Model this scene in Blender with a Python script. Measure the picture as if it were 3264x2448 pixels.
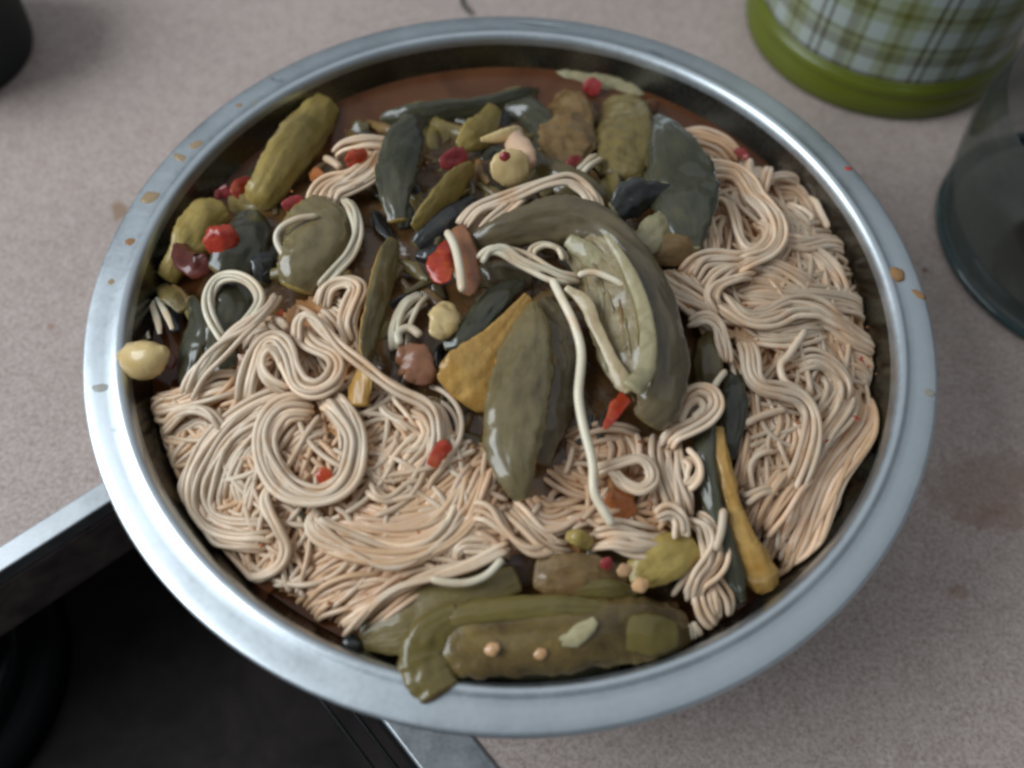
import bpy, math, random
from mathutils import Vector, Matrix, noise
random.seed(7)
R = math.radians
S = bpy.context.scene
for o in list(bpy.data.objects): bpy.data.objects.remove(o)

# ------------------------------------------------------------------ camera
RIM = 0.068                       # rim of the bowl above the counter top (counter top is z = 0)
EL, DIST, OX, OY, ROLL, FOC = R(60.5272), 0.258189, 0.00071, -0.033186, R(3.5936), 0.860391
SW, SH = 3264.0, 2448.0           # photograph size, used to turn its pixels into directions
CAM = Vector((OX, OY - DIST * math.cos(EL), RIM + DIST * math.sin(EL)))
FW = Vector((0, math.cos(EL), -math.sin(EL)))
_r, _u = Vector((1, 0, 0)), Vector((1, 0, 0)).cross(FW)
RT = math.cos(ROLL) * _r + math.sin(ROLL) * _u
UP = -math.sin(ROLL) * _r + math.cos(ROLL) * _u
cd = bpy.data.cameras.new('camera'); co = bpy.data.objects.new('camera', cd); S.collection.objects.link(co)
co.matrix_world = Matrix((( RT.x, UP.x, -FW.x, CAM.x), (RT.y, UP.y, -FW.y, CAM.y), (RT.z, UP.z, -FW.z, CAM.z), (0, 0, 0, 1)))
cd.sensor_width = 36; cd.lens = FOC * 36; cd.clip_start = 0.01; cd.clip_end = 50
cd.dof.use_dof = True; cd.dof.focus_distance = 0.262; cd.dof.aperture_fstop = 6.0
S.camera = co

# ------------------------------------------------------------------ light
w = bpy.data.worlds.new('World'); S.world = w; w.use_nodes = True
w.node_tree.nodes['Background'].inputs[0].default_value = (0.80, 0.90, 1.0, 1)
w.node_tree.nodes['Background'].inputs[1].default_value = 0.19
def area(name, loc, look, sx, sy, energy, col):
    l = bpy.data.lights.new(name, 'AREA'); l.shape = 'RECTANGLE'; l.size = sx; l.size_y = sy
    l.energy = energy; l.color = col
    o = bpy.data.objects.new(name, l); S.collection.objects.link(o); o.location = loc
    o.rotation_euler = (Vector(look) - Vector(loc)).to_track_quat('-Z', 'Y').to_euler()
    return o
area('window_light', (-1.20, -0.15, 0.95), (0, 0, 0.05), 1.0, 0.9, 22.0, (0.86, 0.94, 1.0))
area('ceiling_bounce_light', (0.05, 0.60, 1.7), (0, 0, 0), 2.8, 2.2, 7.0, (0.90, 0.95, 1.0))
vs = S.view_settings
vs.view_transform = 'Standard'; vs.look = 'None'; vs.gamma = 1; vs.exposure = 0.02; vs.use_curve_mapping = False
S.render.engine = 'CYCLES'; S.cycles.pixel_filter_type = 'GAUSSIAN'; S.cycles.filter_width = 3.2          # the soft phone lens
S.render.resolution_x, S.render.resolution_y = 1024, 768

# ------------------------------------------------------------------ pixels to points
FR = {'v': (0, 0, .67769), 'a': (320, 200, 2.0109), 'b': (1300, 200, 2.0109), 'c': (1950, 350, 2.212),
      'd': (350, 800, 2.0109), 'e': (1250, 700, 2.0109), 'f': (600, 1450, 2.0109), 'g': (1250, 1450, 2.0109),
      'h': (1950, 950, 1.626), 'k': (200, 500, 1.659), 'q': (2264, 0, 2.212), 'p': (0, 1400, 1.5825), 's': (600, 2000, 1.7015)}
def src(fr, x, y):
    a, b, s = FR[fr]; return a + x / s, b + y / s
def ray(fr, x, y):
    u, v = src(fr, x, y); f = FOC * SW
    return FW + RT * ((u - SW / 2) / f) - UP * ((v - SH / 2) / f)
def at(fr, x, y, z):
    d = ray(fr, x, y); return CAM + d * ((z - CAM.z) / d.z)
def sm(t): t = max(0, min(1, t)); return t * t * (3 - 2 * t)
BROTH = RIM - 0.0122
def heap(x, y):
    r = math.hypot(x, y)
    h = -0.0125 + 0.0205 * max(0, 1 - (r / 0.117) ** 3.6)
    h -= 0.010 * sm((y - 0.030) / 0.06) * sm((0.07 - x) / 0.05)
    return RIM + max(h, -0.0150)
def on(fr, x, y, dz=0.0):
    z = RIM
    for _ in range(14):
        p = at(fr, x, y, z); z = .5 * z + .5 * (heap(p.x, p.y) + dz)
    return at(fr, x, y, z)
def mpp(fr, p): return (p - CAM).dot(FW) / (FOC * SW) / FR[fr][2]     # metres for one pixel of that frame at p
WALL = [(-.0660, .0700), (-.0620, .0840), (-.0400, .1010), (-.0150, .1120), (-.0040, .1168), (.02, .1172), (.2, .1172)]
def wall_r(z):
    z -= RIM
    for (z0, r0), (z1, r1) in zip(WALL, WALL[1:]):
        if z <= z1: return r0 + (r1 - r0) * max(0, (z - z0)) / (z1 - z0)
    return .117
def inside(p, m):
    rm = wall_r(p.z) - m; r = math.hypot(p.x, p.y)
    if r > rm: p = Vector((p.x * rm / r, p.y * rm / r, p.z))
    return p

# ------------------------------------------------------------------ materials
MATS = {}
class NT:
    def __init__(s, name):
        s.m = bpy.data.materials.new(name); s.m.use_nodes = True; s.t = s.m.node_tree
        s.p = s.t.nodes['Principled BSDF']; MATS[name] = s.m
    def n(s, typ, **kw):
        x = s.t.nodes.new(typ)
        for k, v in kw.items():
            if k.startswith('i_'): x.inputs[int(k[2:]) if k[2:].isdigit() else k[2:]].default_value = v
            else: setattr(x, k, v)
        return x
    def l(s, a, b): s.t.links.new(a, b)
    def tex(s, scale, detail=4, rough=.6, dist=0, kind='Object', vec=None):
        x = s.n('ShaderNodeTexNoise'); x.inputs['Scale'].default_value = scale; x.inputs['Detail'].default_value = detail
        x.inputs['Roughness'].default_value = rough; x.inputs['Distortion'].default_value = dist
        if vec is None:
            if not hasattr(s, 'tc'): s.tc = s.n('ShaderNodeTexCoord')
            vec = s.tc.outputs[kind]
        s.l(vec, x.inputs['Vector']); return x.outputs['Fac']
    def ramp(s, fac, stops, interp='LINEAR'):
        x = s.n('ShaderNodeValToRGB'); cr = x.color_ramp; cr.interpolation = interp
        while len(cr.elements) < len(stops): cr.elements.new(.5)
        for e, (p, c) in zip(cr.elements, stops): e.position = p; e.color = (*c, 1) if len(c) == 3 else c
        s.l(fac, x.inputs[0]); return x.outputs['Color']
    def mix(s, fac, a, b, mode='MIX'):
        x = s.n('ShaderNodeMix', data_type='RGBA', blend_type=mode)
        for sock, v in ((x.inputs[0], fac), (x.inputs[6], a), (x.inputs[7], b)):
            if hasattr(v, 'is_linked'): s.l(v, sock)
            else: sock.default_value = v if isinstance(v, float) else (*v, 1)
        return x.outputs[2]
    def math(s, op, a, b=None):
        x = s.n('ShaderNodeMath', operation=op)
        for sock, v in zip(x.inputs, (a, b)):
            if v is None: continue
            if hasattr(v, 'is_linked'): s.l(v, sock)
            else: sock.default_value = v
        return x.outputs[0]
    def bump(s, h, strength, dist=.001):
        x = s.n('ShaderNodeBump'); x.inputs['Strength'].default_value = strength; x.inputs['Distance'].default_value = dist
        s.l(h, x.inputs['Height']); s.l(x.outputs[0], s.p.inputs['Normal'])
    def set(s, **kw):
        for k, v in kw.items():
            k = k.replace('_', ' ')
            if hasattr(v, 'is_linked'): s.l(v, s.p.inputs[k])
            else: s.p.inputs[k].default_value = (*v, 1) if isinstance(v, tuple) and len(v) == 3 and 'Radius' not in k else v

def food(name, c1, c2, rough=.3, scale=120, coat=.3, sss=.0, c3=None, bump=.35, bscale=260, dist=.6, streak=False, stain=None):
    m = NT(name); f = m.tex(scale, 5, .65, dist)
    if streak:                                     # streaks along the length of a cut piece
        uv = m.n('ShaderNodeTexCoord').outputs['UV']; mp = m.n('ShaderNodeMapping'); mp.inputs['Scale'].default_value = (2.2, 16, 1); m.l(uv, mp.inputs['Vector'])
        f2 = m.tex(1.0, 5, .7, .5, vec=mp.outputs[0]); f = m.math('ADD', m.math('MULTIPLY', f, .55), m.math('MULTIPLY', f2, .45))
    st = [(.32, c1), (.68, c2)] if c3 is None else [(.3, c1), (.52, c2), (.72, c3)]
    col = m.ramp(f, st)
    if stain: col = m.mix(m.math('MULTIPLY', m.ramp(m.tex(stain[2], 4, .65, 1.2), [(.46, (0, 0, 0)), (.66, (1, 1, 1))]), stain[1]), col, stain[0])
    oi = m.n('ShaderNodeObjectInfo')
    v = m.math('ADD', m.math('MULTIPLY', oi.outputs['Random'], .35), .82)
    hs = m.n('ShaderNodeHueSaturation'); m.l(v, hs.inputs['Value']); m.l(col, hs.inputs['Color'])
    m.set(Base_Color=hs.outputs[0], Roughness=rough, Coat_Weight=coat, Coat_Roughness=.06, Specular_IOR_Level=.30)
    if sss: m.set(Subsurface_Weight=sss, Subsurface_Radius=(.0014, .00125, .0011), Subsurface_Scale=1.0)
    h = m.tex(bscale, 4, .6, .3)
    if streak:
        mp2 = m.n('ShaderNodeMapping'); mp2.inputs['Scale'].default_value = (3.0, 26, 1); m.l(uv, mp2.inputs['Vector'])
        h = m.math('ADD', m.math('MULTIPLY', h, .35), m.math('MULTIPLY', m.tex(1.0, 4, .6, .8, vec=mp2.outputs[0]), 1.0)); bump = .13 if name.startswith('skin') else max(bump * .6, .22)
    m.bump(h, bump, .0012)
    return m.m
NS = dict(bump=.10, bscale=500, stain=((.68, .36, .16), .52, 42))
food('noodle', (.74, .555, .385), (.83, .67, .50), .38, 60, .30, .0, **NS)
food('noodle_warm', (.72, .49, .325), (.81, .60, .435), .38, 60, .30, .0, **NS)
food('noodle_grey', (.66, .57, .40), (.78, .70, .54), .36, 60, .35, .0, **NS)
food('noodle_soaked', (.72, .43, .23), (.84, .58, .37), .38, 80, .25, .0, bump=.15, bscale=400)
SK = dict(streak=True, bump=.10, bscale=200)
food('skin_teal', (.024, .024, .014), (.056, .053, .030), .27, 60, .60, c3=(.095, .078, .036), **SK)
food('skin_light', (.090, .066, .026), (.19, .145, .066), .27, 60, .60, c3=(.24, .18, .075), **SK)
food('skin_olive', (.062, .044, .014), (.135, .100, .036), .27, 60, .60, c3=(.195, .142, .046), **SK)
food('skin_brown', (.055, .038, .020), (.115, .086, .045), .27, 60, .60, c3=(.16, .118, .055), **SK)
food('skin_green', (.085, .062, .014), (.18, .135, .034), .28, 60, .5, c3=(.13, .085, .026), **SK)
food('flesh_front', (.070, .042, .012), (.145, .095, .030), .28, 38, .5, .1, c3=(.25, .17, .050), bump=.4, dist=1.5)
food('skin_dark', (.014, .014, .014), (.040, .040, .036), .22, 80, .6, c3=(.07, .06, .045), **SK)
food('flesh_yellow', (.21, .14, .030), (.38, .275, .075), .36, 110, .3, .15, c3=(.29, .175, .045), bump=.4, streak=True)
food('flesh_orange', (.40, .20, .038), (.58, .355, .105), .34, 110, .35, .15, bump=.5)
food('flesh_olive', (.10, .072, .020), (.21, .155, .052), .36, 120, .3, .1, c3=(.14, .085, .026), bump=.5, streak=True)
food('flesh_brown', (.10, .052, .017), (.22, .13, .046), .34, 130, .35, .1, c3=(.27, .19, .08), bump=.6, streak=True)
food('flesh_pale', (.24, .20, .10), (.38, .33, .19), .32, 110, .4, .2, c3=(.30, .24, .12), bump=.4)
food('flesh_grey', (.12, .085, .036), (.27, .21, .11), .24, 130, .5, .1, c3=(.40, .33, .20), bump=.6, streak=True)
food('flesh_rim', (.34, .25, .13), (.46, .37, .23), .3, 110, .4, .2, bump=.4)
food('chili_red', (.33, .018, .010), (.50, .05, .018), .25, 150, .5, .15, c3=(.55, .13, .03))
food('chili_crimson', (.22, .016, .018), (.36, .05, .045), .28, 150, .5, .15)
food('chili_dark', (.075, .012, .008), (.16, .03, .015), .3, 150, .5)
food('tomato_orange', (.30, .085, .02), (.42, .14, .035), .28, 120, .5, .2)
food('tomato_brown', (.20, .075, .035), (.30, .13, .06), .34, 120, .4, .15)
food('garlic', (.50, .34, .13), (.66, .50, .25), .32, 70, .4, .3, bump=.2)
food('garlic_pink', (.55, .33, .20), (.66, .45, .30), .32, 70, .4, .3, bump=.2)
food('garlic_browned', (.36, .17, .05), (.50, .29, .10), .35, 70, .3, .2)
food('sauce', (.36, .15, .048), (.54, .27, .105), .22, 60, .5, .3, c3=(.42, .18, .06), bump=.6, bscale=240)
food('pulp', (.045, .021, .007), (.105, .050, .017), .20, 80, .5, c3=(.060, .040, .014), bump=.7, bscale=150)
food('seed', (.50, .27, .12), (.62, .38, .20), .3, 90, .4, .2, bump=.1)
food('spice', (.30, .08, .02), (.42, .15, .04), .3, 90, .4)
food('herb', (.012, .02, .008), (.03, .04, .015), .5, 90, .1)
def wet(name, col, trans, rough=.08, ior=1.36):
    m = NT(name); m.set(Base_Color=col, Roughness=rough, Transmission_Weight=trans, IOR=ior, Coat_Weight=.3, Coat_Roughness=.05); return m.m
wet('drop_amber', (.42, .29, .15), 0, .22); wet('drop_brown', (.34, .18, .07), 0, .18); wet('drop_clear', (.93, .96, .96), 1.0, .02, 1.33)
wet('drop_faint', (.42, .36, .26), 0, .25)
for k_, a_ in (('drop_amber', .8), ('drop_brown', .92), ('drop_faint', .5)): MATS[k_].node_tree.nodes['Principled BSDF'].inputs['Alpha'].default_value = a_

m = NT('broth'); f = m.tex(45, 4, .6, 1.0)
m.set(Base_Color=m.ramp(f, [(.3, (.075, .025, .008)), (.7, (.12, .043, .015))]), Roughness=.10, Specular_IOR_Level=.3, Subsurface_Weight=.1, Subsurface_Radius=(.004, .0015, .0005))
m.bump(m.tex(160, 3, .5), .10, .001)
def steel(name, base, rough, var=.12):
    m = NT(name); f = m.tex(55, 6, .7); f2 = m.tex(700, 3, .6)
    k = m.math('ADD', m.math('MULTIPLY', f, .7), m.math('MULTIPLY', f2, .3))
    m.set(Base_Color=m.ramp(k, [(.3, tuple(c * (1 - var) for c in base)), (.7, base)]), Metallic=1.0,
          Roughness=m.ramp(k, [(.3, (rough * .8,) * 3), (.7, (rough * 1.25,) * 3)]))
    m.bump(f2, .03, .0004); return m.m
steel('bowl_steel', (.64, .69, .72), .40, .16); steel('bowl_inner_steel_shaded', (.24, .235, .205), .26, .3); steel('trim_steel', (.55, .58, .60), .42, .35)  # inner wall's base colour darkened to stand in for its dim reflections

m = NT('counter')                      # speckled pinkish grey laminate, a few cooking stains
pos = m.n('ShaderNodeTexCoord').outputs['Object']; 
class _: pass
f1 = m.tex(640, 4, .75, 0, vec=pos); f2 = m.tex(150, 4, .7, .3, vec=pos); f3 = m.tex(16, 3, .6, .5, vec=pos)
k = m.math('ADD', m.math('MULTIPLY', f1, .76), m.math('MULTIPLY', f2, .24))
col = m.ramp(k, [(.33, (.25, .185, .155)), (.46, (.41, .335, .295)), (.55, (.49, .41, .37)), (.68, (.63, .545, .50))])
red = m.ramp(m.tex(330, 3, .6, 0, vec=pos), [(.60, (0, 0, 0)), (.70, (1, 1, 1))])
col = m.mix(m.math('MULTIPLY', red, .35), col, (.30, .15, .12))
def stain(col, p, rx, ry, c, strength, rot=0.0):
    mp = m.n('ShaderNodeMapping', vector_type='TEXTURE'); mp.inputs['Location'].default_value = p; mp.inputs['Scale'].default_value = (rx, ry, 1); mp.inputs['Rotation'].default_value = (0, 0, rot)
    m.l(pos, mp.inputs['Vector'])
    ln = m.n('ShaderNodeVectorMath', operation='LENGTH'); m.l(mp.outputs[0], ln.inputs[0])
    d = m.math('ADD', ln.outputs['Value'], m.math('MULTIPLY', m.math('SUBTRACT', f2, .5), 1.3))
    return m.mix(m.ramp(d, [(.55, (strength,) * 3), (1.0, (0, 0, 0))]), col, c)
for (x, y, rx, ry, c, st, rot) in ((258, 455, .0042, .0065, (.30, .19, .11), .75, .5), (110, 705, .0016, .0016, (.30, .17, .10), .6, 0), (2140, 1050, .030, .016, (.27, .15, .095), .42, .3),  # wide brown right-hand stain, enlarged to carry the counter's light falloff too
        (2150, 1120, .02, .006, (.27, .13, .08), .35, 0), (1998, 584, .0016, .0014, (.10, .03, .02), .9, 0), (150, 1130, .012, .004, (.17, .13, .09), .6, .6), (2060, 430, .0012, .0012, (.05, .04, .06), .8, 0),
        (2070, 1280, .005, .003, (.25, .13, .07), .4, 0)):
    q = at('v', x, y, 0.0); col = stain(col, q, rx, ry, c, st, rot)
big = m.ramp(f3, [(.3, (.92, .90, .90)), (.7, (1.03, 1.0, 1.0))])
col = m.mix(1.0, col, big, 'MULTIPLY')
m.set(Base_Color=col, Roughness=.48, Specular_IOR_Level=.35); m.bump(f1, .12, .0003)

def plain(name, col, rough, metallic=0.0, var=.35, scale=60, coat=0.0, c2=None):
    m = NT(name); f = m.tex(scale, 6, .7, .4)
    m.set(Base_Color=m.ramp(f, [(.3, tuple(c * (1 - var) for c in col)), (.7, c2 or tuple(c * (1 + var) for c in col))]), Roughness=rough, Metallic=metallic, Coat_Weight=coat)
    m.bump(m.tex(400, 4, .6), .08, .0006); return m.m
plain('black_enamel', (.006, .007, .007), .3, coat=.1); plain('cast_iron', (.003, .0035, .004), .5)
plain('pot_green', (.004, .009, .007), .7); plain('pot_inside', (.10, .085, .08), .5); plain('pot_lip', (.24, .30, .27), .3)
plain('hob_floor', (.015, .011, .010), .6, var=.7, scale=34); plain('slab_edge', (.06, .045, .04), .6, var=.6, scale=70, c2=(.14, .10, .09))
for k_ in ('hob_floor', 'cast_iron', 'black_enamel'): MATS[k_].node_tree.nodes['Principled BSDF'].inputs['Specular IOR Level'].default_value = .15
plain('rubber', (.008, .008, .008), .5); plain('lime_plastic', (.115, .135, .008), .32, var=.10, scale=25)
m = NT('jar_glass')                    # thin glass: clear straight through, reflecting toward its edges
tr = m.n('ShaderNodeBsdfTransparent'); tr.inputs[0].default_value = (.80, .80, .79, 1); gs = m.n('ShaderNodeBsdfGlossy'); gs.inputs['Roughness'].default_value = .06; gs.inputs[0].default_value = (.75, .85, .84, 1)
lw = m.n('ShaderNodeLayerWeight'); lw.inputs[0].default_value = .25; mx = m.n('ShaderNodeMixShader')
m.l(m.math('ADD', m.math('MULTIPLY', lw.outputs['Fresnel'], .40), .015), mx.inputs[0]); m.l(tr.outputs[0], mx.inputs[1]); m.l(gs.outputs[0], mx.inputs[2]); m.l(mx.outputs[0], m.t.nodes['Material Output'].inputs[0])
plain('foot_glass', (.02, .045, .045), .12, coat=.6); plain('dark_teal', (.010, .022, .020), .3)

# ------------------------------------------------------------------ mesh helpers
def link(name, verts, faces, mat, parent=None, smooth=True, uv=None):
    me = bpy.data.meshes.new(name); me.from_pydata([tuple(v) for v in verts], [], faces); me.update()
    if uv:
        ul = me.uv_layers.new(name='uv'); ul.data.foreach_set('uv', [c for l in me.loops for c in uv[l.vertex_index]])
    if smooth: me.polygons.foreach_set('use_smooth', [True] * len(me.polygons))
    me.materials.append(MATS[mat]); o = bpy.data.objects.new(name, me); S.collection.objects.link(o)
    if parent: o.parent = parent
    return o
def tag(o, label=None, cat=None, group=None, kind=None):
    for k, v in (('label', label), ('category', cat), ('group', group), ('kind', kind)):
        if v: o[k] = v
    return o
def empty(name, loc=(0, 0, 0)):
    o = bpy.data.objects.new(name, None); S.collection.objects.link(o); o.location = loc; o.empty_display_size = .01; return o
def rel(o, root):                      # child keeps its world place under an empty
    o.parent = root; o.matrix_parent_inverse = Matrix.Translation(root.location).inverted(); return o
def lathe(profile, seg=96, closed=False):
    V, F = [], []; n = len(profile)
    for i in range(seg):
        a = 2 * math.pi * i / seg
        for r, z in profile: V.append((r * math.cos(a), r * math.sin(a), z))
    for i in range(seg):
        j = (i + 1) % seg
        for k in range(n if closed else n - 1):
            l = (k + 1) % n; F.append((i * n + k, j * n + k, j * n + l, i * n + l))
    return V, F
def spline(P, n):
    """Catmull-Rom through tuples of any length, n samples per unit of span, evenly by span"""
    P = [tuple(p) for p in P]; out = []
    ext = [tuple(2 * a - b for a, b in zip(P[0], P[1]))] + P + [tuple(2 * a - b for a, b in zip(P[-1], P[-2]))]
    m = len(P) - 1
    for i in range(m):
        p0, p1, p2, p3 = ext[i:i + 4]
        for k in range(n):
            t = k / n
            out.append(tuple(.5 * (2 * b + (c - a) * t + (2 * a - 5 * b + 4 * c - d) * t * t + (3 * b - a - 3 * c + d) * t ** 3) for a, b, c, d in zip(p0, p1, p2, p3)))
    out.append(P[-1]); return out
def smooth_pts(Q, it):
    for _ in range(it):
        Q = [Q[0]] + [(Q[i - 1] + 2 * Q[i] + Q[i + 1]) / 4 for i in range(1, len(Q) - 1)] + [Q[-1]]
    return Q
def tube_geo(Q, rad, sides=8, flat=1.0, V=None, F=None):
    V = [] if V is None else V; F = [] if F is None else F
    base = len(V); n = len(Q); T = [(Q[min(i + 1, n - 1)] - Q[max(i - 1, 0)]).normalized() for i in range(n)]
    N = Vector((0, 0, 1)); N = (N - T[0] * N.dot(T[0])); N = N.normalized() if N.length > 1e-6 else T[0].orthogonal().normalized()
    for i in range(n):
        N = (N - T[i] * N.dot(T[i])).normalized(); B = T[i].cross(N)
        e = min(i, n - 1 - i); k = (.55, .93)[e] if e < 2 else 1.0
        r = rad[i] * k if isinstance(rad, list) else rad * k
        for s in range(sides):
            a = 2 * math.pi * s / sides; V.append(Q[i] + (N * math.cos(a) * flat + B * math.sin(a)) * r)
    for i in range(n - 1):
        for s in range(sides):
            a, b = base + i * sides + s, base + i * sides + (s + 1) % sides
            F.append((a, b, b + sides, a + sides))
    F.append(tuple(base + s for s in reversed(range(sides)))); F.append(tuple(base + (n - 1) * sides + s for s in range(sides)))
    return V, F

# ------------------------------------------------------------------ setting: counter with the hob cut-out
Z0 = 0.0
def line_x(p, d, q, e):
    den = d.x * e.y - d.y * e.x; t = ((q.x - p.x) * e.y - (q.y - p.y) * e.x) / den; return p + d * t
l_in = [at('p', 0, 680, 0), at('p', 560, 320, 0)]; l_out = [at('p', 0, 550, 0), at('p', 510, 240, 0)]
r_in = [at('s', 1040, 490, 0), at('s', 1250, 762, 0)]; r_out = [at('s', 1545, 590, 0), at('s', 1660, 762, 0)]
dl = (l_in[1] - l_in[0]).normalized(); dr = (r_in[1] - r_in[0]).normalized()
ci = line_x(l_in[0], dl, r_in[0], dr); co_ = line_x(l_out[0], dl, r_out[0], dr)
FAR = .42
def prism(name, poly, z0, z1, mat, parent=None, bevel=0.0):
    n = len(poly); V = [(p.x, p.y, z0) for p in poly] + [(p.x, p.y, z1) for p in poly]
    F = [tuple(range(n, 2 * n)), tuple(reversed(range(n)))] + [(i, (i + 1) % n, n + (i + 1) % n, n + i) for i in range(n)]
    o = link(name, V, F, mat, parent, smooth=False)
    me = o.data
    if sum((poly[i].x * poly[(i + 1) % n].y - poly[i].y * poly[(i + 1) % n].x) for i in range(n)) < 0: me.flip_normals()
    if bevel:
        b = o.modifiers.new('bevel', 'BEVEL'); b.width = bevel; b.segments = 3
    return o
A1, A2 = co_ - dl * FAR, co_ + dr * FAR
# counter polygon: everything outside the cut-out corner
prism('countertop', [A1, co_, A2, Vector((.9, A2.y, 0)), Vector((.9, 1.1, 0)), Vector((-.9, 1.1, 0)), Vector((-.9, A1.y, 0))], -.036, 0.0, 'counter')
bpy.data.objects['countertop']['kind'] = 'structure'
fr_ = empty('hob_frame', ci)
rel(prism('trim_strip', [ci, co_, A1, ci - dl * FAR], -.006, .0012, 'trim_steel', bevel=.0006), fr_)
rel(prism('trim_strip', [ci + dr * .0004, ci + dr * FAR, A2, co_ + dr * .0004], -.006, .0012, 'trim_steel', bevel=.0009), fr_)
inn = (dr - dl).normalized()
off_l, off_r = Vector((dl.y, -dl.x, 0)), Vector((-dr.y, dr.x, 0))
if off_l.dot(dr) < 0: off_l = -off_l
if off_r.dot(-dl) < 0: off_r = -off_r
rel(prism('side_panel', [ci + off_l * .0008, ci - dl * FAR + off_l * .0008, ci - dl * FAR - off_l * .002, ci - off_l * .002], -.036, -.0065, 'slab_edge'), fr_)
rel(prism('side_panel', [ci + off_r * .0010, ci + dr * FAR + off_r * .0010, ci + dr * FAR - off_r * .002, ci - off_r * .002], -.036, -.0065, 'black_enamel'), fr_)
for k, (o1, zz) in enumerate(((.0050, -.014), (.0110, -.026))):
    Q = [ci + off_r * o1 + dr * t + Vector((0, 0, zz)) for t in (.0, .1, .2, FAR)]
    rel(link('ridge', *tube_geo(Q, .0007, 8), 'black_enamel'), fr_)
tag(fr_, 'worn steel trim and dark sides framing the sunken hob', 'hob frame')
HZ = -.085
fl = prism('hob_floor', [ci + dl * .05 - dr * .05, ci - dl * FAR - dr * .05, ci - dl * FAR + dr * FAR, ci + dr * FAR + dl * .05], HZ - .01, HZ, 'hob_floor'); fl['kind'] = 'structure'
# burner
bc = at('p', -560, 1190, HZ + .02); bc.z = HZ
bu = empty('gas_burner', bc)
def lat(name, prof, mat, parent, seg=96):
    V, F = lathe(prof, seg); o = link(name, V, F, mat, parent); return o
lat('burner_base', [(.001, .012), (.052, .012), (.058, .009), (.060, .0), (.001, 0)], 'cast_iron', bu)
lat('burner_ring', [(.036, .0122), (.037, .021), (.040, .024), (.044, .024), (.047, .021), (.048, .0122)], 'black_enamel', bu)
lat('burner_cap', [(.001, .030), (.024, .030), (.029, .028), (.030, .0122), (.001, .0122)], 'cast_iron', bu)
tag(bu, 'black round gas burner sunk in the dark hob recess', 'burner')

# ------------------------------------------------------------------ bowl
bw = empty('mixing_bowl', (0, 0, 0))
prof_out = [(.0010, .0012), (.0680, .0012), (.0730, .0020), (.0850, .0052), (.1025, .0270), (.1136, .0520), (.1183, .0630), (.1200, .0664), (.1220, .0669), (.1255, .0667), (.1280, .0660), (.1288, .0648)]
rimp = [(.1288, .0648), (.1293, .0642), (.1299, .0646), (.1302, .0655), (.1302, .0664), (.1298, .0670), (.1290, .0672), (.1268, .0674), (.1240, .0676), (.1218, .0677), (.1212, .0679), (.1205, .0683), (.1196, .0684), (.1187, .0681), (.1179, .0673), (.1174, .0660), (.1170, .0645)]
prof_in = [(.1170, .0645), (.1164, .0625), (.1120, RIM - .015), (.1010, RIM - .040), (.0840, RIM - .062), (.0700, RIM - .0658), (.0010, RIM - .0658)]
def dent(V, amp):
    out = []
    for x, y, z in V:
        a = math.atan2(y, x); k = 1 + amp * (math.sin(2 * a + .6) * .6 + math.sin(3 * a + 2) * .4)
        out.append((x * k, y * k, z))
    return out
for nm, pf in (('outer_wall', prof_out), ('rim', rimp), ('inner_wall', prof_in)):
    V, F = lathe(pf, 192); o = link(nm, dent(V, .0015), F, 'bowl_inner_steel_shaded' if nm == 'inner_wall' else 'bowl_steel', bw)
tag(bw, 'round stainless steel bowl filled with noodles and aubergine', 'bowl')
V, F = [], []
V.append((0, 0, BROTH)); n = 120
for ring in range(1, 13):
    for i in range(n):
        a = 2 * math.pi * i / n; r = (wall_r(BROTH) + .0004) * ring / 12; V.append((r * math.cos(a), r * math.sin(a), BROTH + .0002 * noise.noise((r * 60 * math.cos(a), r * 60 * math.sin(a), 1)) + (.0009 if ring == 12 else 0)))
for i in range(n): F.append((0, 1 + i, 1 + (i + 1) % n))
for ring in range(11):
    for i in range(n): F.append((1 + ring * n + i, 1 + (ring + 1) * n + i, 1 + (ring + 1) * n + (i + 1) % n, 1 + ring * n + (i + 1) % n))
tag(link('broth', V, F, 'broth'), 'oily reddish brown broth pooled along the bowl wall', 'broth', kind='stuff')
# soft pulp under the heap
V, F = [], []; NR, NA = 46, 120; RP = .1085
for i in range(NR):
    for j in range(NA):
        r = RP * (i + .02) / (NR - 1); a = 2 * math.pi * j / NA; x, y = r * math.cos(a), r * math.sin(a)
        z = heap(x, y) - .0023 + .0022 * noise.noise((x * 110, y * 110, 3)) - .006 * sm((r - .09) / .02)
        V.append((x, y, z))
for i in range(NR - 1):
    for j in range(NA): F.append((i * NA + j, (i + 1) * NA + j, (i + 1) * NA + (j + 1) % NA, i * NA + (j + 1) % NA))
tag(link('braised_pulp', V, F, 'pulp'), 'dark brown soft braised pulp under the noodles', 'pulp', kind='stuff')

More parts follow.
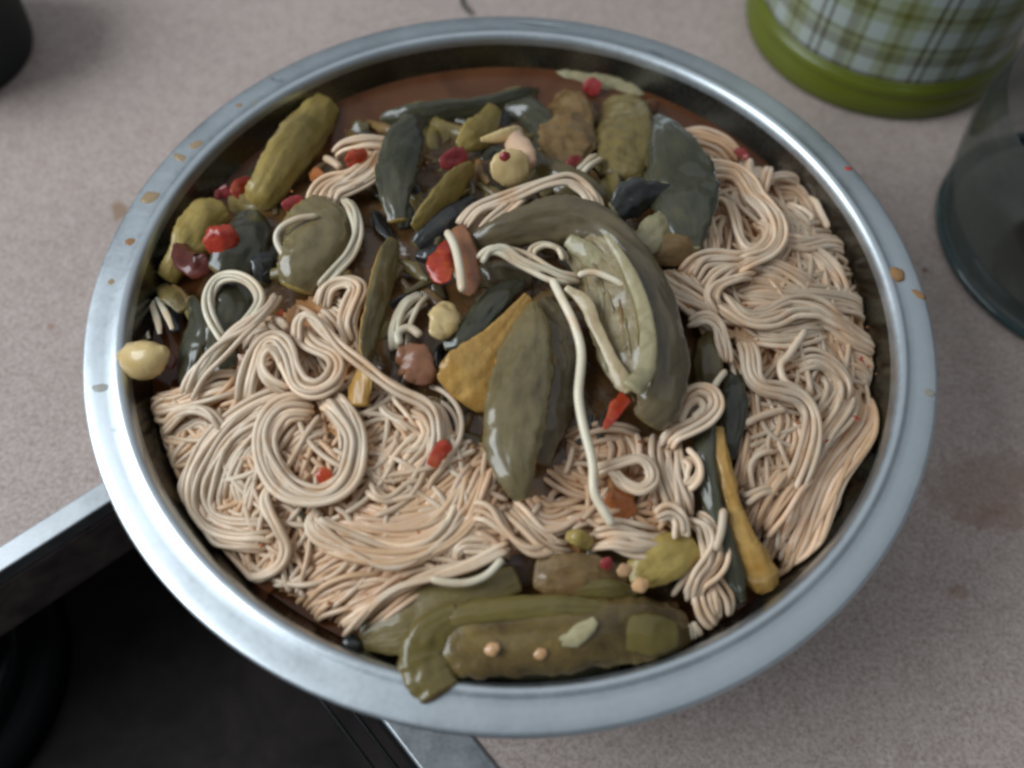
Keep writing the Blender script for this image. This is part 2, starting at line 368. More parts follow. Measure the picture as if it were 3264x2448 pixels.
# ------------------------------------------------------------------ aubergine and other pieces
def hs(t): return tuple(t)
SURF = []
def sweep(fr, pts, roll, ts, tf, amp, freq, seed, dz, lift, blunt=0.0, wr=0.0, rag=.10, NL=9, NC=14):
    """pts: (x, y, halfwidth px[, dz mm]). half-round skin of rise ts*w, flesh face bulging tf*w. returns skin and flesh geometry"""
    P = []; mh = max(q[2] for q in pts)
    for q in pts:
        x, y, hw = q[:3]; d = (q[3] if len(q) > 3 else 0) * .001 + dz
        p = on(fr, x, y, d); P.append((p.x, p.y, p.z, max(hw, blunt * mh) * mpp(fr, p)))
    m = len(P)
    rl = roll if isinstance(roll, (list, tuple)) else [roll] * m
    P = [p + (R(rl[i]),) for i, p in enumerate(P)]
    Q = spline(P, NL); n = len(Q); C = [Vector(q[:3]) for q in Q]
    # ends: short caps so the piece closes
    skin, flesh = [], []
    rows_s, rows_f = [], []
    for i in range(n):
        T = (C[min(i + 1, n - 1)] - C[max(i - 1, 0)]).normalized()
        U0 = (CAM - C[i]).normalized(); N = (U0 - T * U0.dot(T)).normalized(); B = T.cross(N)
        a = Q[i][4]; N2 = N * math.cos(a) + B * math.sin(a); B2 = B * math.cos(a) - N * math.sin(a)
        wd = max(Q[i][3], .0006)
        def pt(th, t):
            o = B2 * (wd * math.cos(th) * (1 + rag * noise.noise(Vector((i * .22, (3.0 if math.cos(th) > 0 else 9.0), seed * 2.3))) + rag * .6 * noise.noise(Vector((i * .6, (5.0 if math.cos(th) > 0 else 1.0), seed * 4.3))))) + N2 * (wd * t * math.sin(th))
            p = C[i] + o
            k = amp * wd * noise.noise(Vector((p.x * freq, p.y * freq, p.z * freq + seed * 7.3))) + amp * .4 * wd * noise.noise(Vector((p.x * freq * 3, p.y * freq * 3, p.z * freq * 3 + seed)))
            k += wr * wd * noise.noise(Vector((th * 2.6, i * .10, seed * 3.7))) + wr * .5 * wd * noise.noise(Vector((th * 6.0, i * .22, seed * 1.7)))
            return p + (o.normalized() if o.length > 1e-7 else N2) * k
        rows_s.append([pt(math.pi * j / NC, ts) for j in range(NC + 1)])
        rows_f.append([pt(math.pi + math.pi * j / NC, tf) for j in range(NC + 1)])
        rows_f[-1][0] = rows_s[-1][-1]; rows_f[-1][-1] = rows_s[-1][0]
    def grid(rows):
        V = [p for r in rows for p in r]; k = len(rows[0]); F = []
        for i in range(len(rows) - 1):
            for j in range(k - 1): F.append((i * k + j, i * k + j + 1, (i + 1) * k + j + 1, (i + 1) * k + j))
        return V, F
    sv, sf = grid(rows_s); fv, ff = grid(rows_f)
    for i, sgn in ((0, -1), (n - 1, 1)):          # caps belong to the flesh
        ring = rows_s[i] + rows_f[i][1:-1]; c = sum(ring, Vector()) / len(ring)
        T = (C[min(i + 1, n - 1)] - C[max(i - 1, 0)]).normalized() * sgn
        b = len(fv); k = len(ring)
        r1 = [p + (c - p) * .12 + T * Q[i][3] * .12 for p in ring]; r2 = [p + (c - p) * .55 + T * Q[i][3] * .22 for p in ring]
        fv += ring + r1 + r2 + [c + T * Q[i][3] * .24]
        for s in range(k):
            t = (s + 1) % k
            for lv in (0, 1):
                f = (b + lv * k + s, b + lv * k + t, b + (lv + 1) * k + t, b + (lv + 1) * k + s); ff.append(f if sgn > 0 else f[::-1])
            f = (b + 2 * k + s, b + 2 * k + t, b + 3 * k); ff.append(f if sgn > 0 else f[::-1])
    suv = [(i / NL * .5, j / NC * .5 + seed * .37) for i in range(n) for j in range(NC + 1)]
    SURF[:] = rows_f
    return sv, sf, fv, ff, C[n // 2], suv, suv + [(.3 + seed * .1 + k * .01, .5 + k * .02) for k in range(len(fv) - len(suv))]
SEED = [0]
def piece(name, label, cat, fr, pts, roll=0, skin='skin_olive', flesh='flesh_yellow', ts=.6, tf=.25, amp=.12, freq=160, dz=0.0, group=None, parent=None, pn=('skin', 'flesh'), blunt=.5, wr=.10):
    SEED[0] += 1
    gk = 1.22 if fr in 'ab' else 1.12 if parent is None and fr in 'eg' else 1.0           # limp pieces spread and overlap
    pts = [(q[0], q[1], q[2] * gk) + tuple(q[3:]) for q in pts]
    if parent is None:
        ts *= .66; wr *= 1.0; amp *= .65 if skin.startswith('skin') and not flesh.startswith('flesh_brown') else .9
        pts = [(q[0], q[1], q[2], (q[3] if len(q) > 3 else 0) - (1.6 if k in (0, len(pts) - 1) else 0)) for k, q in enumerate(pts)]
    sv, sf, fv, ff, c, su, fu = sweep(fr, pts, roll, ts, tf, amp, freq, SEED[0], dz, 0, blunt, wr, NL=12, NC=18)
    root = parent or empty(name, c)
    if parent is None: tag(root, label, cat, group)
    rel(link(pn[0], sv, sf, skin, uv=su), root); rel(link(pn[1], fv, ff, flesh, uv=fu), root)
    return root
def solid(name, label, cat, fr, pts, mat, roll=0, ts=.6, tf=.5, amp=.12, freq=180, dz=0.0, group=None, parent=None):
    SEED[0] += 1
    sv, sf, fv, ff, c = sweep(fr, pts, roll, ts, tf, amp, freq, SEED[0], dz, 0, NL=6, NC=9, wr=.08)[:5]
    n = len(sv); o = link(name, sv + fv, sf + [tuple(i + n for i in f) for f in ff], mat)
    bmw = o.modifiers.new('weld', 'WELD'); bmw.merge_threshold = 1e-6
    if parent: rel(o, parent)
    else: tag(o, label, cat, group)
    return o
AU = 'aubergine'
P = piece
P('aubergine_stick', 'thick olive yellow peeled aubergine stick leaning on the dark bowl wall', AU, 'a', [(1450, 265, 75, 3), (1350, 400, 108, 3), (1200, 600, 112, 2), (1070, 800, 100, 0), (1010, 900, 70, -2)], 180, 'skin_olive', 'flesh_yellow', .7, .55, .07, 120, .004)
P('aubergine_scrap', 'dull brown aubergine scrap below the yellow stick by red chili', AU, 'a', [(1130, 900, 60), (970, 915, 70), (830, 905, 40)], 170, 'skin_olive', 'flesh_olive', dz=-.001)
P('aubergine_chunk', 'yellow fleshed aubergine chunk topped with a red tomato piece', AU, 'a', [(800, 950, 60), (690, 1000, 110), (600, 1130, 110), (500, 1270, 70), (430, 1380, 40)], 185, 'skin_olive', 'flesh_yellow', .6, .5, .15, 150, .002)
P('aubergine_piece', 'smooth slate grey aubergine skin beside the red tomato piece', AU, 'a', [(960, 970, 60), (950, 1090, 120), (890, 1230, 130), (800, 1360, 110)], 10, 'skin_teal', 'flesh_olive', .7, .3, .08, 120, .003)
P('aubergine_piece', 'dark wet aubergine skin between two draped noodle curves', AU, 'a', [(1060, 1150, 70), (1080, 1290, 90), (1050, 1420, 60)], -20, 'skin_dark', 'flesh_olive', .6, .3, .1, 120, -.001)
P('aubergine_piece', 'plump grey olive aubergine half with one noodle curving round it', AU, 'a', [(1300, 960, 130), (1380, 1080, 185), (1370, 1220, 180), (1290, 1360, 130), (1260, 1440, 70)], 8, 'skin_light', 'flesh_yellow', .75, .3, .07, 110, .004)
P('aubergine_strip', 'tall grey green aubergine strip pinched at its middle', AU, 'a', [(2060, 370, 50), (1990, 440, 90), (1930, 580, 110), (1890, 740, 105), (1890, 880, 75), (1910, 1010, 40)], 0, 'skin_teal', 'flesh_yellow', .6, .3, .06, 110, .006)
P('aubergine_strip', 'long olive aubergine strip with a yellow cut edge down one side', AU, 'd', [(1820, -60, 55), (1770, 100, 85), (1720, 300, 90), (1680, 480, 85), (1640, 660, 90), (1610, 830, 95), (1590, 980, 75)], [-25, -28, -35, -40, -60, -130, -150], 'skin_olive', 'flesh_orange', .6, .35, .07, 110, .005)
P('aubergine_wedge', 'pale yellow pointed aubergine wedge behind the garlic', AU, 'b', [(560, 290, 22), (500, 390, 70), (420, 470, 80), (340, 540, 40)], 180, 'skin_teal', 'flesh_yellow', .6, .3, .1, 120, .004)
P('aubergine_stick', 'slim tan aubergine stick with dark skin beneath, beside crimson chili', AU, 'b', [(410, 680, 45), (320, 760, 75), (210, 880, 75), (110, 980, 60), (50, 1060, 30)], 150, 'skin_brown', 'flesh_yellow', .8, .3, .08, 120, .004)
P('aubergine_piece', 'dark aubergine skin fold below the slim tan stick', AU, 'b', [(430, 880, 40), (290, 1000, 70), (150, 1100, 70), (60, 1180, 50)], 0, 'skin_dark', 'flesh_olive', .7, .3, .1, 120, .000)
P('aubergine_strip', 'blue grey aubergine skin half sunk along the open broth', AU, 'b', [(-160, 375, 30), (30, 350, 75), (260, 320, 70), (480, 290, 60), (720, 245, 70), (860, 210, 40)], 10, 'skin_teal', 'flesh_olive', .55, .3, .1, 100, .001)
P('aubergine_piece', 'grey skin strip behind the garlic dipping into the broth', AU, 'b', [(640, 330, 60), (760, 340, 90), (850, 420, 80), (870, 560, 50)], 0, 'skin_teal', 'flesh_olive', .6, .3, .1, 110, .000)
P('aubergine_piece', 'pale ragged aubergine flesh with pink chili at the broth edge', AU, 'b', [(850, 120, 25), (1000, 120, 55), (1180, 160, 75), (1360, 200, 75), (1500, 260, 50)], 175, 'skin_brown', 'flesh_pale', .5, .35, .22, 260, .0015)
P('aubergine_piece', 'ragged brown aubergine flesh, nearer the garlic', AU, 'b', [(980, 230, 90), (1030, 360, 140), (1020, 520, 150), (1020, 660, 100)], 182, 'skin_teal', 'flesh_brown', .6, .35, .2, 220, .002)
P('aubergine_piece', 'ragged olive aubergine flesh beside the big dark crescent', AU, 'b', [(1330, 260, 110), (1380, 400, 160), (1390, 560, 150), (1370, 720, 110)], 178, 'skin_teal', 'flesh_olive', .6, .35, .22, 220, .002)
P('aubergine_piece', 'big dark slate aubergine skin crescent against the pale noodles', AU, 'b', [(1590, 350, 25), (1660, 480, 105), (1730, 660, 165), (1770, 850, 180), (1790, 1020, 140), (1810, 1190, 55)], -8, 'skin_teal', 'flesh_pale', .5, .25, .07, 90, .006, blunt=.2)
P('aubergine_piece', 'glossy black purple aubergine fold over the dark crescent', AU, 'b', [(1330, 960, 60), (1430, 880, 100), (1560, 840, 80), (1680, 850, 30)], 15, 'skin_dark', 'flesh_pale', .6, .3, .2, 180, .006)
P('aubergine_wedge', 'pale green aubergine wedge below the glossy black fold', AU, 'b', [(1670, 970, 45), (1600, 1060, 80), (1520, 1160, 75), (1470, 1220, 35)], 180, 'skin_dark', 'flesh_pale', .5, .35, .15, 160, .006)
P('aubergine_scrap', 'orange brown aubergine scrap touching the top noodle tangle', AU, 'b', [(1560, 1250, 50), (1690, 1200, 90), (1850, 1230, 60)], 180, 'skin_brown', 'flesh_brown', .5, .4, .15, 160, .004)
P('aubergine_piece', 'dull grey brown aubergine skin under the two arching noodles', AU, 'b', [(800, 620, 60), (880, 720, 100), (1000, 790, 110), (1150, 860, 100), (1280, 930, 60)], 0, 'skin_olive', 'flesh_olive', .6, .3, .1, 110, .001)
# the big curled slice in the middle
cur = P('aubergine_slice', 'large curled aubergine slice with fibrous flesh turned up at the heap top', AU, 'e',
    [(540, 140, 60, 1), (780, 60, 108, 3), (1080, 5, 135, 5), (1330, 65, 130, 6), (1520, 235, 115, 7), (1665, 460, 112, 8), (1745, 720, 118, 8), (1765, 960, 125, 7), (1715, 1170, 135, 6), (1640, 1285, 95, 4)],
    [0, -5, -10, -18, -25, -28, -28, -22, -10, 0], 'skin_brown', 'flesh_olive', .75, .3, .05, 100, .006, blunt=.4)
P('', None, None, 'e', [(1170, 160, 95, 2), (1310, 300, 170, 4), (1420, 500, 205, 5), (1480, 700, 215, 5), (1520, 890, 190, 5), (1560, 1050, 130, 4)], [186, 190, 195, 196, 194, 188], 'skin_brown', 'flesh_grey', .5, .10, .05, 160, .0075, parent=cur, pn=('skin_back', 'open_flesh'))
FS = [list(r) for r in SURF]; nr = len(FS)
def along(name, i0, i1, j0, j1, rr, mat):            # soft raised strip lying on the open flesh face
    Q = []
    for k in range(i0, i1 + 1):
        t = (k - i0) / max(1, i1 - i0); jj = j0 + (j1 - j0) * t; a_ = int(jj); f_ = jj - a_
        Q.append(FS[k][a_].lerp(FS[k][min(a_ + 1, len(FS[k]) - 1)], f_))
    n_ = len(Q); rad = [rr * (.35 + .65 * math.sin(math.pi * (k + .5) / n_) ** .6) * (1 + .35 * noise.noise((k * .35, j0, i0))) for k in range(n_)]
    rel(link(name, *tube_geo(smooth_pts(Q, 2), rad, 8, .7), mat), cur)
solid('flesh_ridge', None, None, 'e', [(1370, 95, 20), (1490, 280, 36), (1590, 500, 46), (1640, 740, 54), (1630, 940, 60), (1540, 1080, 72)], 'flesh_pale', 0, .30, .3, .14, 160, .0190, parent=cur)
solid('flesh_ridge', None, None, 'e', [(1130, 130, 45), (1230, 200, 72), (1320, 265, 60), (1390, 310, 25)], 'flesh_pale', 0, .35, .3, .2, 220, .0125, parent=cur)
solid('flesh_ridge', None, None, 'e', [(1115, 435, 20), (1225, 520, 46), (1310, 690, 40), (1390, 860, 40), (1470, 1020, 60), (1520, 1090, 50)], 'flesh_rim', 0, .22, .3, .28, 260, .0135, parent=cur)
for i in range(26):
    i0 = int(nr * random.uniform(.12, .7)); i1 = min(nr - 2, i0 + random.randint(8, 20)); j = random.uniform(2.5, 15)
    along('flesh_strand', i0, i1, j, j + random.uniform(-1.5, 1.5), random.uniform(.0005, .0011), random.choice(['flesh_pale', 'flesh_grey', 'flesh_olive', 'flesh_brown']))
P('aubergine_spindle', 'spindle shaped olive aubergine strip with a wet white glint near its tip', AU, 'e', [(900, 540, 40), (890, 680, 110), (860, 860, 160), (820, 1080, 185), (785, 1300, 180), (770, 1500, 150), (800, 1680, 95), (830, 1790, 45)], [10, 10, 10, 8, 6, 5, 5, 5], 'skin_light', 'flesh_orange', .62, .3, .05, 90, .008, blunt=.22)
P('aubergine_piece', 'dark brown lobe painting the shaded side of the spindle strip', AU, 'e', [(960, 520, 50), (1040, 680, 110), (1070, 880, 120), (1040, 1120, 120), (990, 1350, 100), (950, 1560, 60)], -15, 'skin_brown', 'flesh_brown', .6, .3, .14, 160, .004)  # shaded right side of the spindle, put in as a darker skin lobe
P('aubergine_wedge', 'broad amber yellow aubergine wedge cut face beside the spindle strip', AU, 'e', [(870, 490, 22, 3), (760, 650, 60, 2), (640, 830, 120, 1), (520, 1010, 190, 0), (430, 1110, 175, -1)], 172, 'skin_olive', 'flesh_orange', .5, .12, .05, 110, .006, blunt=.15)
P('aubergine_piece', 'grey green aubergine fold above the amber wedge', AU, 'e', [(820, 400, 40), (690, 490, 75), (560, 640, 85), (450, 760, 70), (340, 800, 40)], 20, 'skin_teal', 'flesh_pale', .6, .3, .2, 200, .004)
P('aubergine_scrap', 'dark olive aubergine scrap beneath the flat grey noodles', AU, 'e', [(560, 360, 60), (700, 360, 90), (880, 390, 70)], 0, 'skin_brown', 'flesh_olive', .6, .3, .2, 180, .001)
P('aubergine_piece', 'slate aubergine skin seen through the tall noodle loop', AU, 'd', [(830, 60, 110), (830, 230, 130), (800, 400, 130), (700, 600, 110), (760, 760, 80)], 0, 'skin_teal', 'flesh_olive', .6, .3, .08, 110, .000)
P('aubergine_piece', 'grey green aubergine wedge beside the garlic clove', AU, 'd', [(520, 330, 60), (560, 470, 110), (520, 640, 120), (490, 800, 90), (480, 880, 50)], 60, 'skin_teal', 'flesh_yellow', .6, .4, .08, 120, .002)
P('aubergine_scrap', 'olive aubergine scrap near the translucent onion slivers', AU, 'd', [(340, 230, 50), (420, 300, 80), (490, 380, 60)], 150, 'skin_teal', 'flesh_olive', .5, .4, .2, 200, .001)
P('aubergine_piece', 'short olive aubergine skin next to the curled slice', AU, 'h', [(530, 160, 45), (510, 260, 70), (500, 370, 72), (500, 480, 55)], 5, 'skin_olive', 'flesh_olive', .6, .3, .07, 110, .002)
P('aubergine_strip', 'narrow dark teal aubergine strip against the lower noodle tangle', AU, 'h', [(620, 390, 45), (635, 500, 65), (630, 640, 62), (620, 760, 40), (610, 830, 15)], -10, 'skin_teal', 'flesh_olive', .6, .3, .07, 110, .002)
P('aubergine_strip', 'long wet blue grey aubergine strip with bright glints', AU, 'h', [(490, 660, 50), (480, 800, 56), (500, 960, 52), (535, 1120, 50), (590, 1300, 58), (640, 1470, 50), (670, 1570, 28)], 8, 'skin_teal', 'flesh_olive', .7, .3, .06, 110, .004)
P('aubergine_stalk', 'tan split aubergine stalk beside the long wet strip', AU, 'h', [(540, 680, 22), (560, 820, 44), (600, 960, 45), (640, 1110, 46), (700, 1290, 70), (770, 1430, 92), (810, 1500, 60)], 175, 'skin_olive', 'flesh_orange', .6, .5, .12, 140, .0045)
# front pieces
big = P('aubergine_roll', 'large drooping brown aubergine piece lying against the bowl rim', AU, 'g', [(240, 1250, 150, 0), (430, 1200, 205, .5), (760, 1175, 205, 1), (1120, 1150, 200, 1), (1480, 1135, 190, 0), (1740, 1115, 150, -1.5), (1880, 1100, 90, -3)], [172, 174, 176, 180, 180, 178, 175], 'skin_olive', 'flesh_front', .5, .34, .10, 110, .0080, blunt=.3)
P('', None, None, 'g', [(230, 1100, 60, -.4), (470, 1020, 75), (800, 985, 80), (1150, 975, 75), (1400, 985, 40, -1)], -12, 'skin_green', 'flesh_front', .42, .3, .10, 120, .0092, parent=big, pn=('skin_edge', 'flesh_edge'), blunt=.2)
P('', None, None, 'g', [(430, 1030, 70, -1.2), (270, 1130, 130, -.3), (215, 1270, 160, .6), (240, 1410, 165, 2.4), (300, 1520, 130, 2.6)], 0, 'skin_green', 'flesh_front', .34, .2, .10, 120, .0102, parent=big, pn=('skin_flap', 'flesh_flap'), blunt=.5)
solid('pale_flesh', None, None, 'g', [(1050, 1190, 25), (1140, 1190, 50), (1210, 1140, 60), (1300, 1060, 30)], 'flesh_pale', 0, .30, .4, .22, 220, .0124, parent=big)
solid('yellow_flesh', None, None, 'g', [(1440, 1170, 60), (1560, 1150, 125), (1700, 1150, 130), (1820, 1150, 80)], 'skin_green', 0, .22, .4, .10, 130, .0104, parent=big)
P('', None, None, 'g', [(430, 1370, 60, -1), (760, 1370, 75, -1), (1150, 1365, 75, -2), (1450, 1330, 45, -3)], 15, 'skin_teal', 'flesh_front', .5, .3, .10, 120, .0070, parent=big, pn=('skin_edge', 'flesh_edge'), blunt=.3)
P('aubergine_piece', 'flat olive brown aubergine piece under the long straight noodles', AU, 'f', [(1120, 1160, 110), (1330, 1090, 185), (1600, 990, 185), (1850, 890, 150), (2100, 790, 90)], 175, 'skin_olive', 'flesh_olive', .5, .2, .1, 120, .002)
P('aubergine_piece', 'grey brown seedy aubergine piece behind the large drooping piece', AU, 'g', [(930, 760, 90), (1100, 780, 130), (1300, 790, 130), (1480, 840, 80)], 180, 'skin_olive', 'flesh_brown', .5, .25, .15, 170, .004)
P('aubergine_edge', 'yellow olive aubergine skin rim behind the large drooping piece', AU, 'g', [(1050, 880, 35), (1200, 870, 55), (1400, 860, 60), (1560, 890, 35)], 0, 'skin_green', 'flesh_olive', .6, .3, .1, 140, .005)
P('aubergine_wedge', 'pale olive aubergine wedge beside two orange seeds', AU, 'g', [(1530, 800, 70), (1650, 720, 120), (1780, 650, 135), (1920, 570, 90)], 178, 'skin_olive', 'flesh_yellow', .5, .35, .1, 130, .003)
P('aubergine_scrap', 'small dark aubergine scrap between broth and flat olive piece', AU, 'f', [(1030, 1150, 40), (1050, 1230, 60), (1110, 1300, 50)], 0, 'skin_dark', 'flesh_brown', .6, .3, .15, 160, .003)
P('aubergine_scrap', 'dark green aubergine scrap showing under the big noodle ring', AU, 'f', [(680, 400, 40), (730, 380, 70), (790, 350, 40)], 0, 'skin_teal', 'flesh_olive', .6, .3, .12, 160, .000)
P('aubergine_scrap', 'small yellow aubergine scrap on the noodles above the seedy piece', AU, 'g', [(1120, 520, 30), (1190, 530, 50), (1270, 570, 40)], 180, 'skin_olive', 'flesh_yellow', .5, .4, .2, 220, .004)
# garlic, chili, tomato, onion
s = solid
g = s('garlic_clove', 'whole yellow garlic clove with a browned end resting against the rim', 'garlic', 'd', [(75, 705, 75), (140, 705, 110), (220, 695, 122), (300, 670, 95), (360, 640, 40)], 'garlic', 0, .9, .9, .05, 90, .010)
s('browned_end', None, None, 'd', [(68, 706, 30), (90, 706, 70), (125, 708, 84)], 'garlic_browned', 0, .9, .9, .05, 90, .0112, parent=g)
s('garlic_slice', 'thick round yellow garlic slice with a red fleck', 'garlic', 'b', [(545, 690, 60), (590, 682, 105), (650, 675, 120), (710, 665, 112), (760, 660, 70)], 'garlic', 0, .32, .5, .09, 120, .009)
s('garlic_piece', 'pinkish garlic piece standing above the yellow slice', 'garlic', 'b', [(690, 430, 45), (690, 510, 75), (730, 590, 90), (780, 660, 60)], 'garlic_pink', 0, .7, .6, .08, 100, .008)
s('garlic_sliver', 'thin pointed cream garlic sliver by the pinkish piece', 'garlic', 'b', [(470, 495, 15), (560, 480, 35), (650, 450, 38), (700, 420, 20)], 'garlic', 0, .5, .4, .08, 100, .010)
s('garlic_piece', 'golden crumbled garlic piece between noodle strands and amber wedge', 'garlic', 'e', [(345, 540, 50), (335, 610, 90), (315, 690, 85), (285, 750, 50)], 'garlic', 0, .45, .4, .40, 330, .006)
s('chili_fleck', 'red fleck on the round garlic slice', 'chili', 'b', [(590, 600, 20), (620, 600, 34), (650, 590, 20)], 'chili_crimson', 0, .5, .3, .2, 200, .0150)
tom = s('tomato_piece', 'glossy red tomato piece on the yellow fleshed chunk', 'tomato', 'a', [(690, 1180, 60), (750, 1150, 95), (810, 1120, 100), (860, 1090, 60)], 'chili_red', 0, .45, .3, .3, 230, .009)
s('tomato_skin', 'dark red tomato skin hanging below the yellow fleshed chunk', 'tomato', 'a', [(505, 1130, 35), (530, 1240, 70), (600, 1310, 85), (690, 1270, 60)], 'chili_dark', 0, .3, .3, .35, 260, .0055)
bits = [('chili_piece', 'bright red chili square on the pale draped noodles', 'a', [(1580, 640, 40), (1640, 610, 58), (1700, 570, 30)], 'chili_red', .007),
 ('chili_piece', 'orange red chili strip beside the yellow stick', 'a', [(950, 740, 30), (900, 800, 55), (860, 850, 40)], 'chili_red', .002),
 ('chili_piece', 'pinkish chili shred at the end of the orange red strip', 'a', [(820, 820, 40), (770, 840, 35), (750, 870, 20)], 'chili_crimson', .001),
 ('chili_piece', 'orange chili shred under the yellow stick upper edge', 'a', [(1050, 530, 25), (1090, 525, 32), (1130, 510, 20)], 'tomato_orange', .003),
 ('tomato_piece', 'orange tomato scrap beside the pale draped noodles', 'a', [(1360, 700, 35), (1400, 730, 50), (1400, 790, 35)], 'tomato_orange', .003),
 ('chili_piece', 'dull red chili piece above the plump aubergine half', 'a', [(1180, 930, 30), (1240, 890, 48), (1290, 880, 30)], 'chili_crimson', .003),
 ('chili_piece', 'crimson chili piece left of the round garlic slice', 'b', [(210, 640, 35), (290, 620, 70), (370, 590, 50)], 'chili_crimson', .006),
 ('chili_piece', 'pink chili shred beside pale flesh at the broth', 'b', [(760, 190, 25), (830, 190, 45), (880, 200, 25)], 'chili_crimson', .001),
 ('chili_piece', 'round pink chili piece on the pale ragged flesh', 'b', [(1130, 150, 30), (1180, 155, 55), (1230, 170, 35)], 'chili_crimson', .0055),
 ('tomato_piece', 'faded orange tomato scrap by the dark crescent tip', 'b', [(1500, 290, 30), (1560, 280, 45), (1610, 260, 25)], 'tomato_brown', .002),
 ('chili_piece', 'faded red chili scrap on ragged brown flesh', 'b', [(1030, 660, 30), (1070, 630, 38), (1100, 600, 20)], 'chili_crimson', .006),
 ('chili_piece', 'large bright red chili piece behind a peach coloured slice', 'e', [(360, 140, 25), (345, 220, 75), (320, 320, 90), (350, 390, 50)], 'chili_red', .0065),
 ('tomato_slice', 'peach tomato slice carrying one white noodle', 'e', [(420, 50, 40), (460, 150, 68), (490, 290, 68), (500, 420, 58), (480, 480, 30)], 'tomato_brown', .0085),
 ('tomato_piece', 'reddish brown tomato chunk beside the amber wedge', 'e', [(40, 860, 60), (110, 880, 115), (170, 960, 120), (150, 1040, 70)], 'tomato_brown', .004),
 ('chili_piece', 'forked orange red chili strip at the curled slice end', 'e', [(1500, 1140, 50), (1450, 1200, 55), (1400, 1280, 35), (1360, 1340, 15)], 'chili_red', .009),
 ('chili_piece', 'orange red chili strip on the noodle bend', 'd', [(2170, 1240, 45), (2110, 1290, 45), (2060, 1370, 40)], 'chili_red', .0055),
 ('chili_piece', 'small red chili square inside the big noodle ring', 'f', [(830, 150, 35), (870, 130, 50), (910, 110, 30)], 'chili_red', .0035),
 ('chili_piece', 'dark red chili piece inside the lowest noodle loop', 'f', [(490, 580, 45), (530, 600, 68), (560, 640, 40)], 'chili_dark', .000),
 ('tomato_piece', 'rusty tomato scrap under the noodles by the bowl wall', 'f', [(380, 850, 40), (450, 850, 60), (540, 830, 40)], 'tomato_orange', -.001),
 ('tomato_piece', 'rusty tomato scrap between the lowest loop and the fanned noodles', 'f', [(630, 740, 30), (650, 820, 50), (640, 880, 30)], 'tomato_brown', .000),
 ('tomato_piece', 'orange tomato chunk under the long central noodle end', 'g', [(1380, 260, 50), (1450, 320, 95), (1510, 400, 70)], 'tomato_orange', .001),
 ('tomato_piece', 'orange tomato scrap behind noodles along the bowl wall', 'c', [(1470, 640, 25), (1495, 690, 42), (1500, 740, 25)], 'tomato_orange', .000),
 ('chili_piece', 'red chili shred at the broth edge behind fine noodles', 'c', [(870, 280, 20), (910, 305, 32), (960, 340, 18)], 'chili_crimson', .003),
 ('chili_piece', 'small red chili shred between crossing noodles near the wall', 'h', [(1285, 320, 10), (1300, 318, 20), (1320, 310, 10)], 'chili_red', .002),
 ('chili_fleck', 'upper of two tiny red flecks on the descending noodles', 'h', [(1245, 615, 8), (1265, 625, 14), (1280, 635, 8)], 'chili_red', .0055),
 ('chili_fleck', 'lower of two tiny red flecks on the descending noodles', 'h', [(1110, 740, 8), (1125, 742, 14), (1140, 738, 8)], 'chili_red', .0055),
 ('chili_fleck', 'tiny red fleck in the noodles by the small coil', 'd', [(1075, 405, 12), (1090, 400, 20), (1110, 385, 12)], 'chili_red', .004),
 ('tomato_piece', 'dark red tomato scrap touching the garlic clove', 'd', [(350, 660, 30), (375, 700, 48), (370, 750, 30)], 'chili_dark', .003),
 ('chili_fleck', 'faded red chili fleck on the grey brown seedy piece', 'g', [(1340, 690, 25), (1375, 700, 42), (1400, 720, 20)], 'chili_crimson', .0065)]
for nm, lb, fr, pts, mt, dz in bits: s(nm, lb, nm.split('_')[0], fr, pts, mt, 0, .20, .16, .36, 300, dz)
for lb, pts in (('longest translucent onion sliver near the garlic clove', [(245, 240, 16), (275, 350, 22), (310, 460, 22), (320, 530, 14)]), ('middle translucent onion sliver near the garlic clove', [(300, 300, 14), (360, 400, 22), (400, 500, 14)]), ('shortest translucent onion sliver near the garlic clove', [(210, 430, 10), (230, 500, 16), (250, 560, 10)])):
    s('onion_sliver', lb, 'onion', 'd', pts, 'noodle_grey', 0, .4, .3, .1, 100, .002)
for lb, fr, x, y, r, dz in (('pale round seed on the drooping aubergine near its flap', 'g', 640, 1245, 55, .0145), ('tan seed at the middle of the drooping aubergine piece', 'g', 950, 1275, 48, .0140), ('orange seed nearer the grey brown piece', 'g', 1490, 740, 55, .009), ('orange seed nearer the drooping piece', 'g', 1590, 835, 62, .009)):
    s('seed', lb, 'seed', fr, [(x - r * .75, y + r * .3, r * .4), (x, y, r * .8), (x + r * .75, y - r * .3, r * .4)], 'seed', 0, .4, .4, .15, 160, dz - .0004)

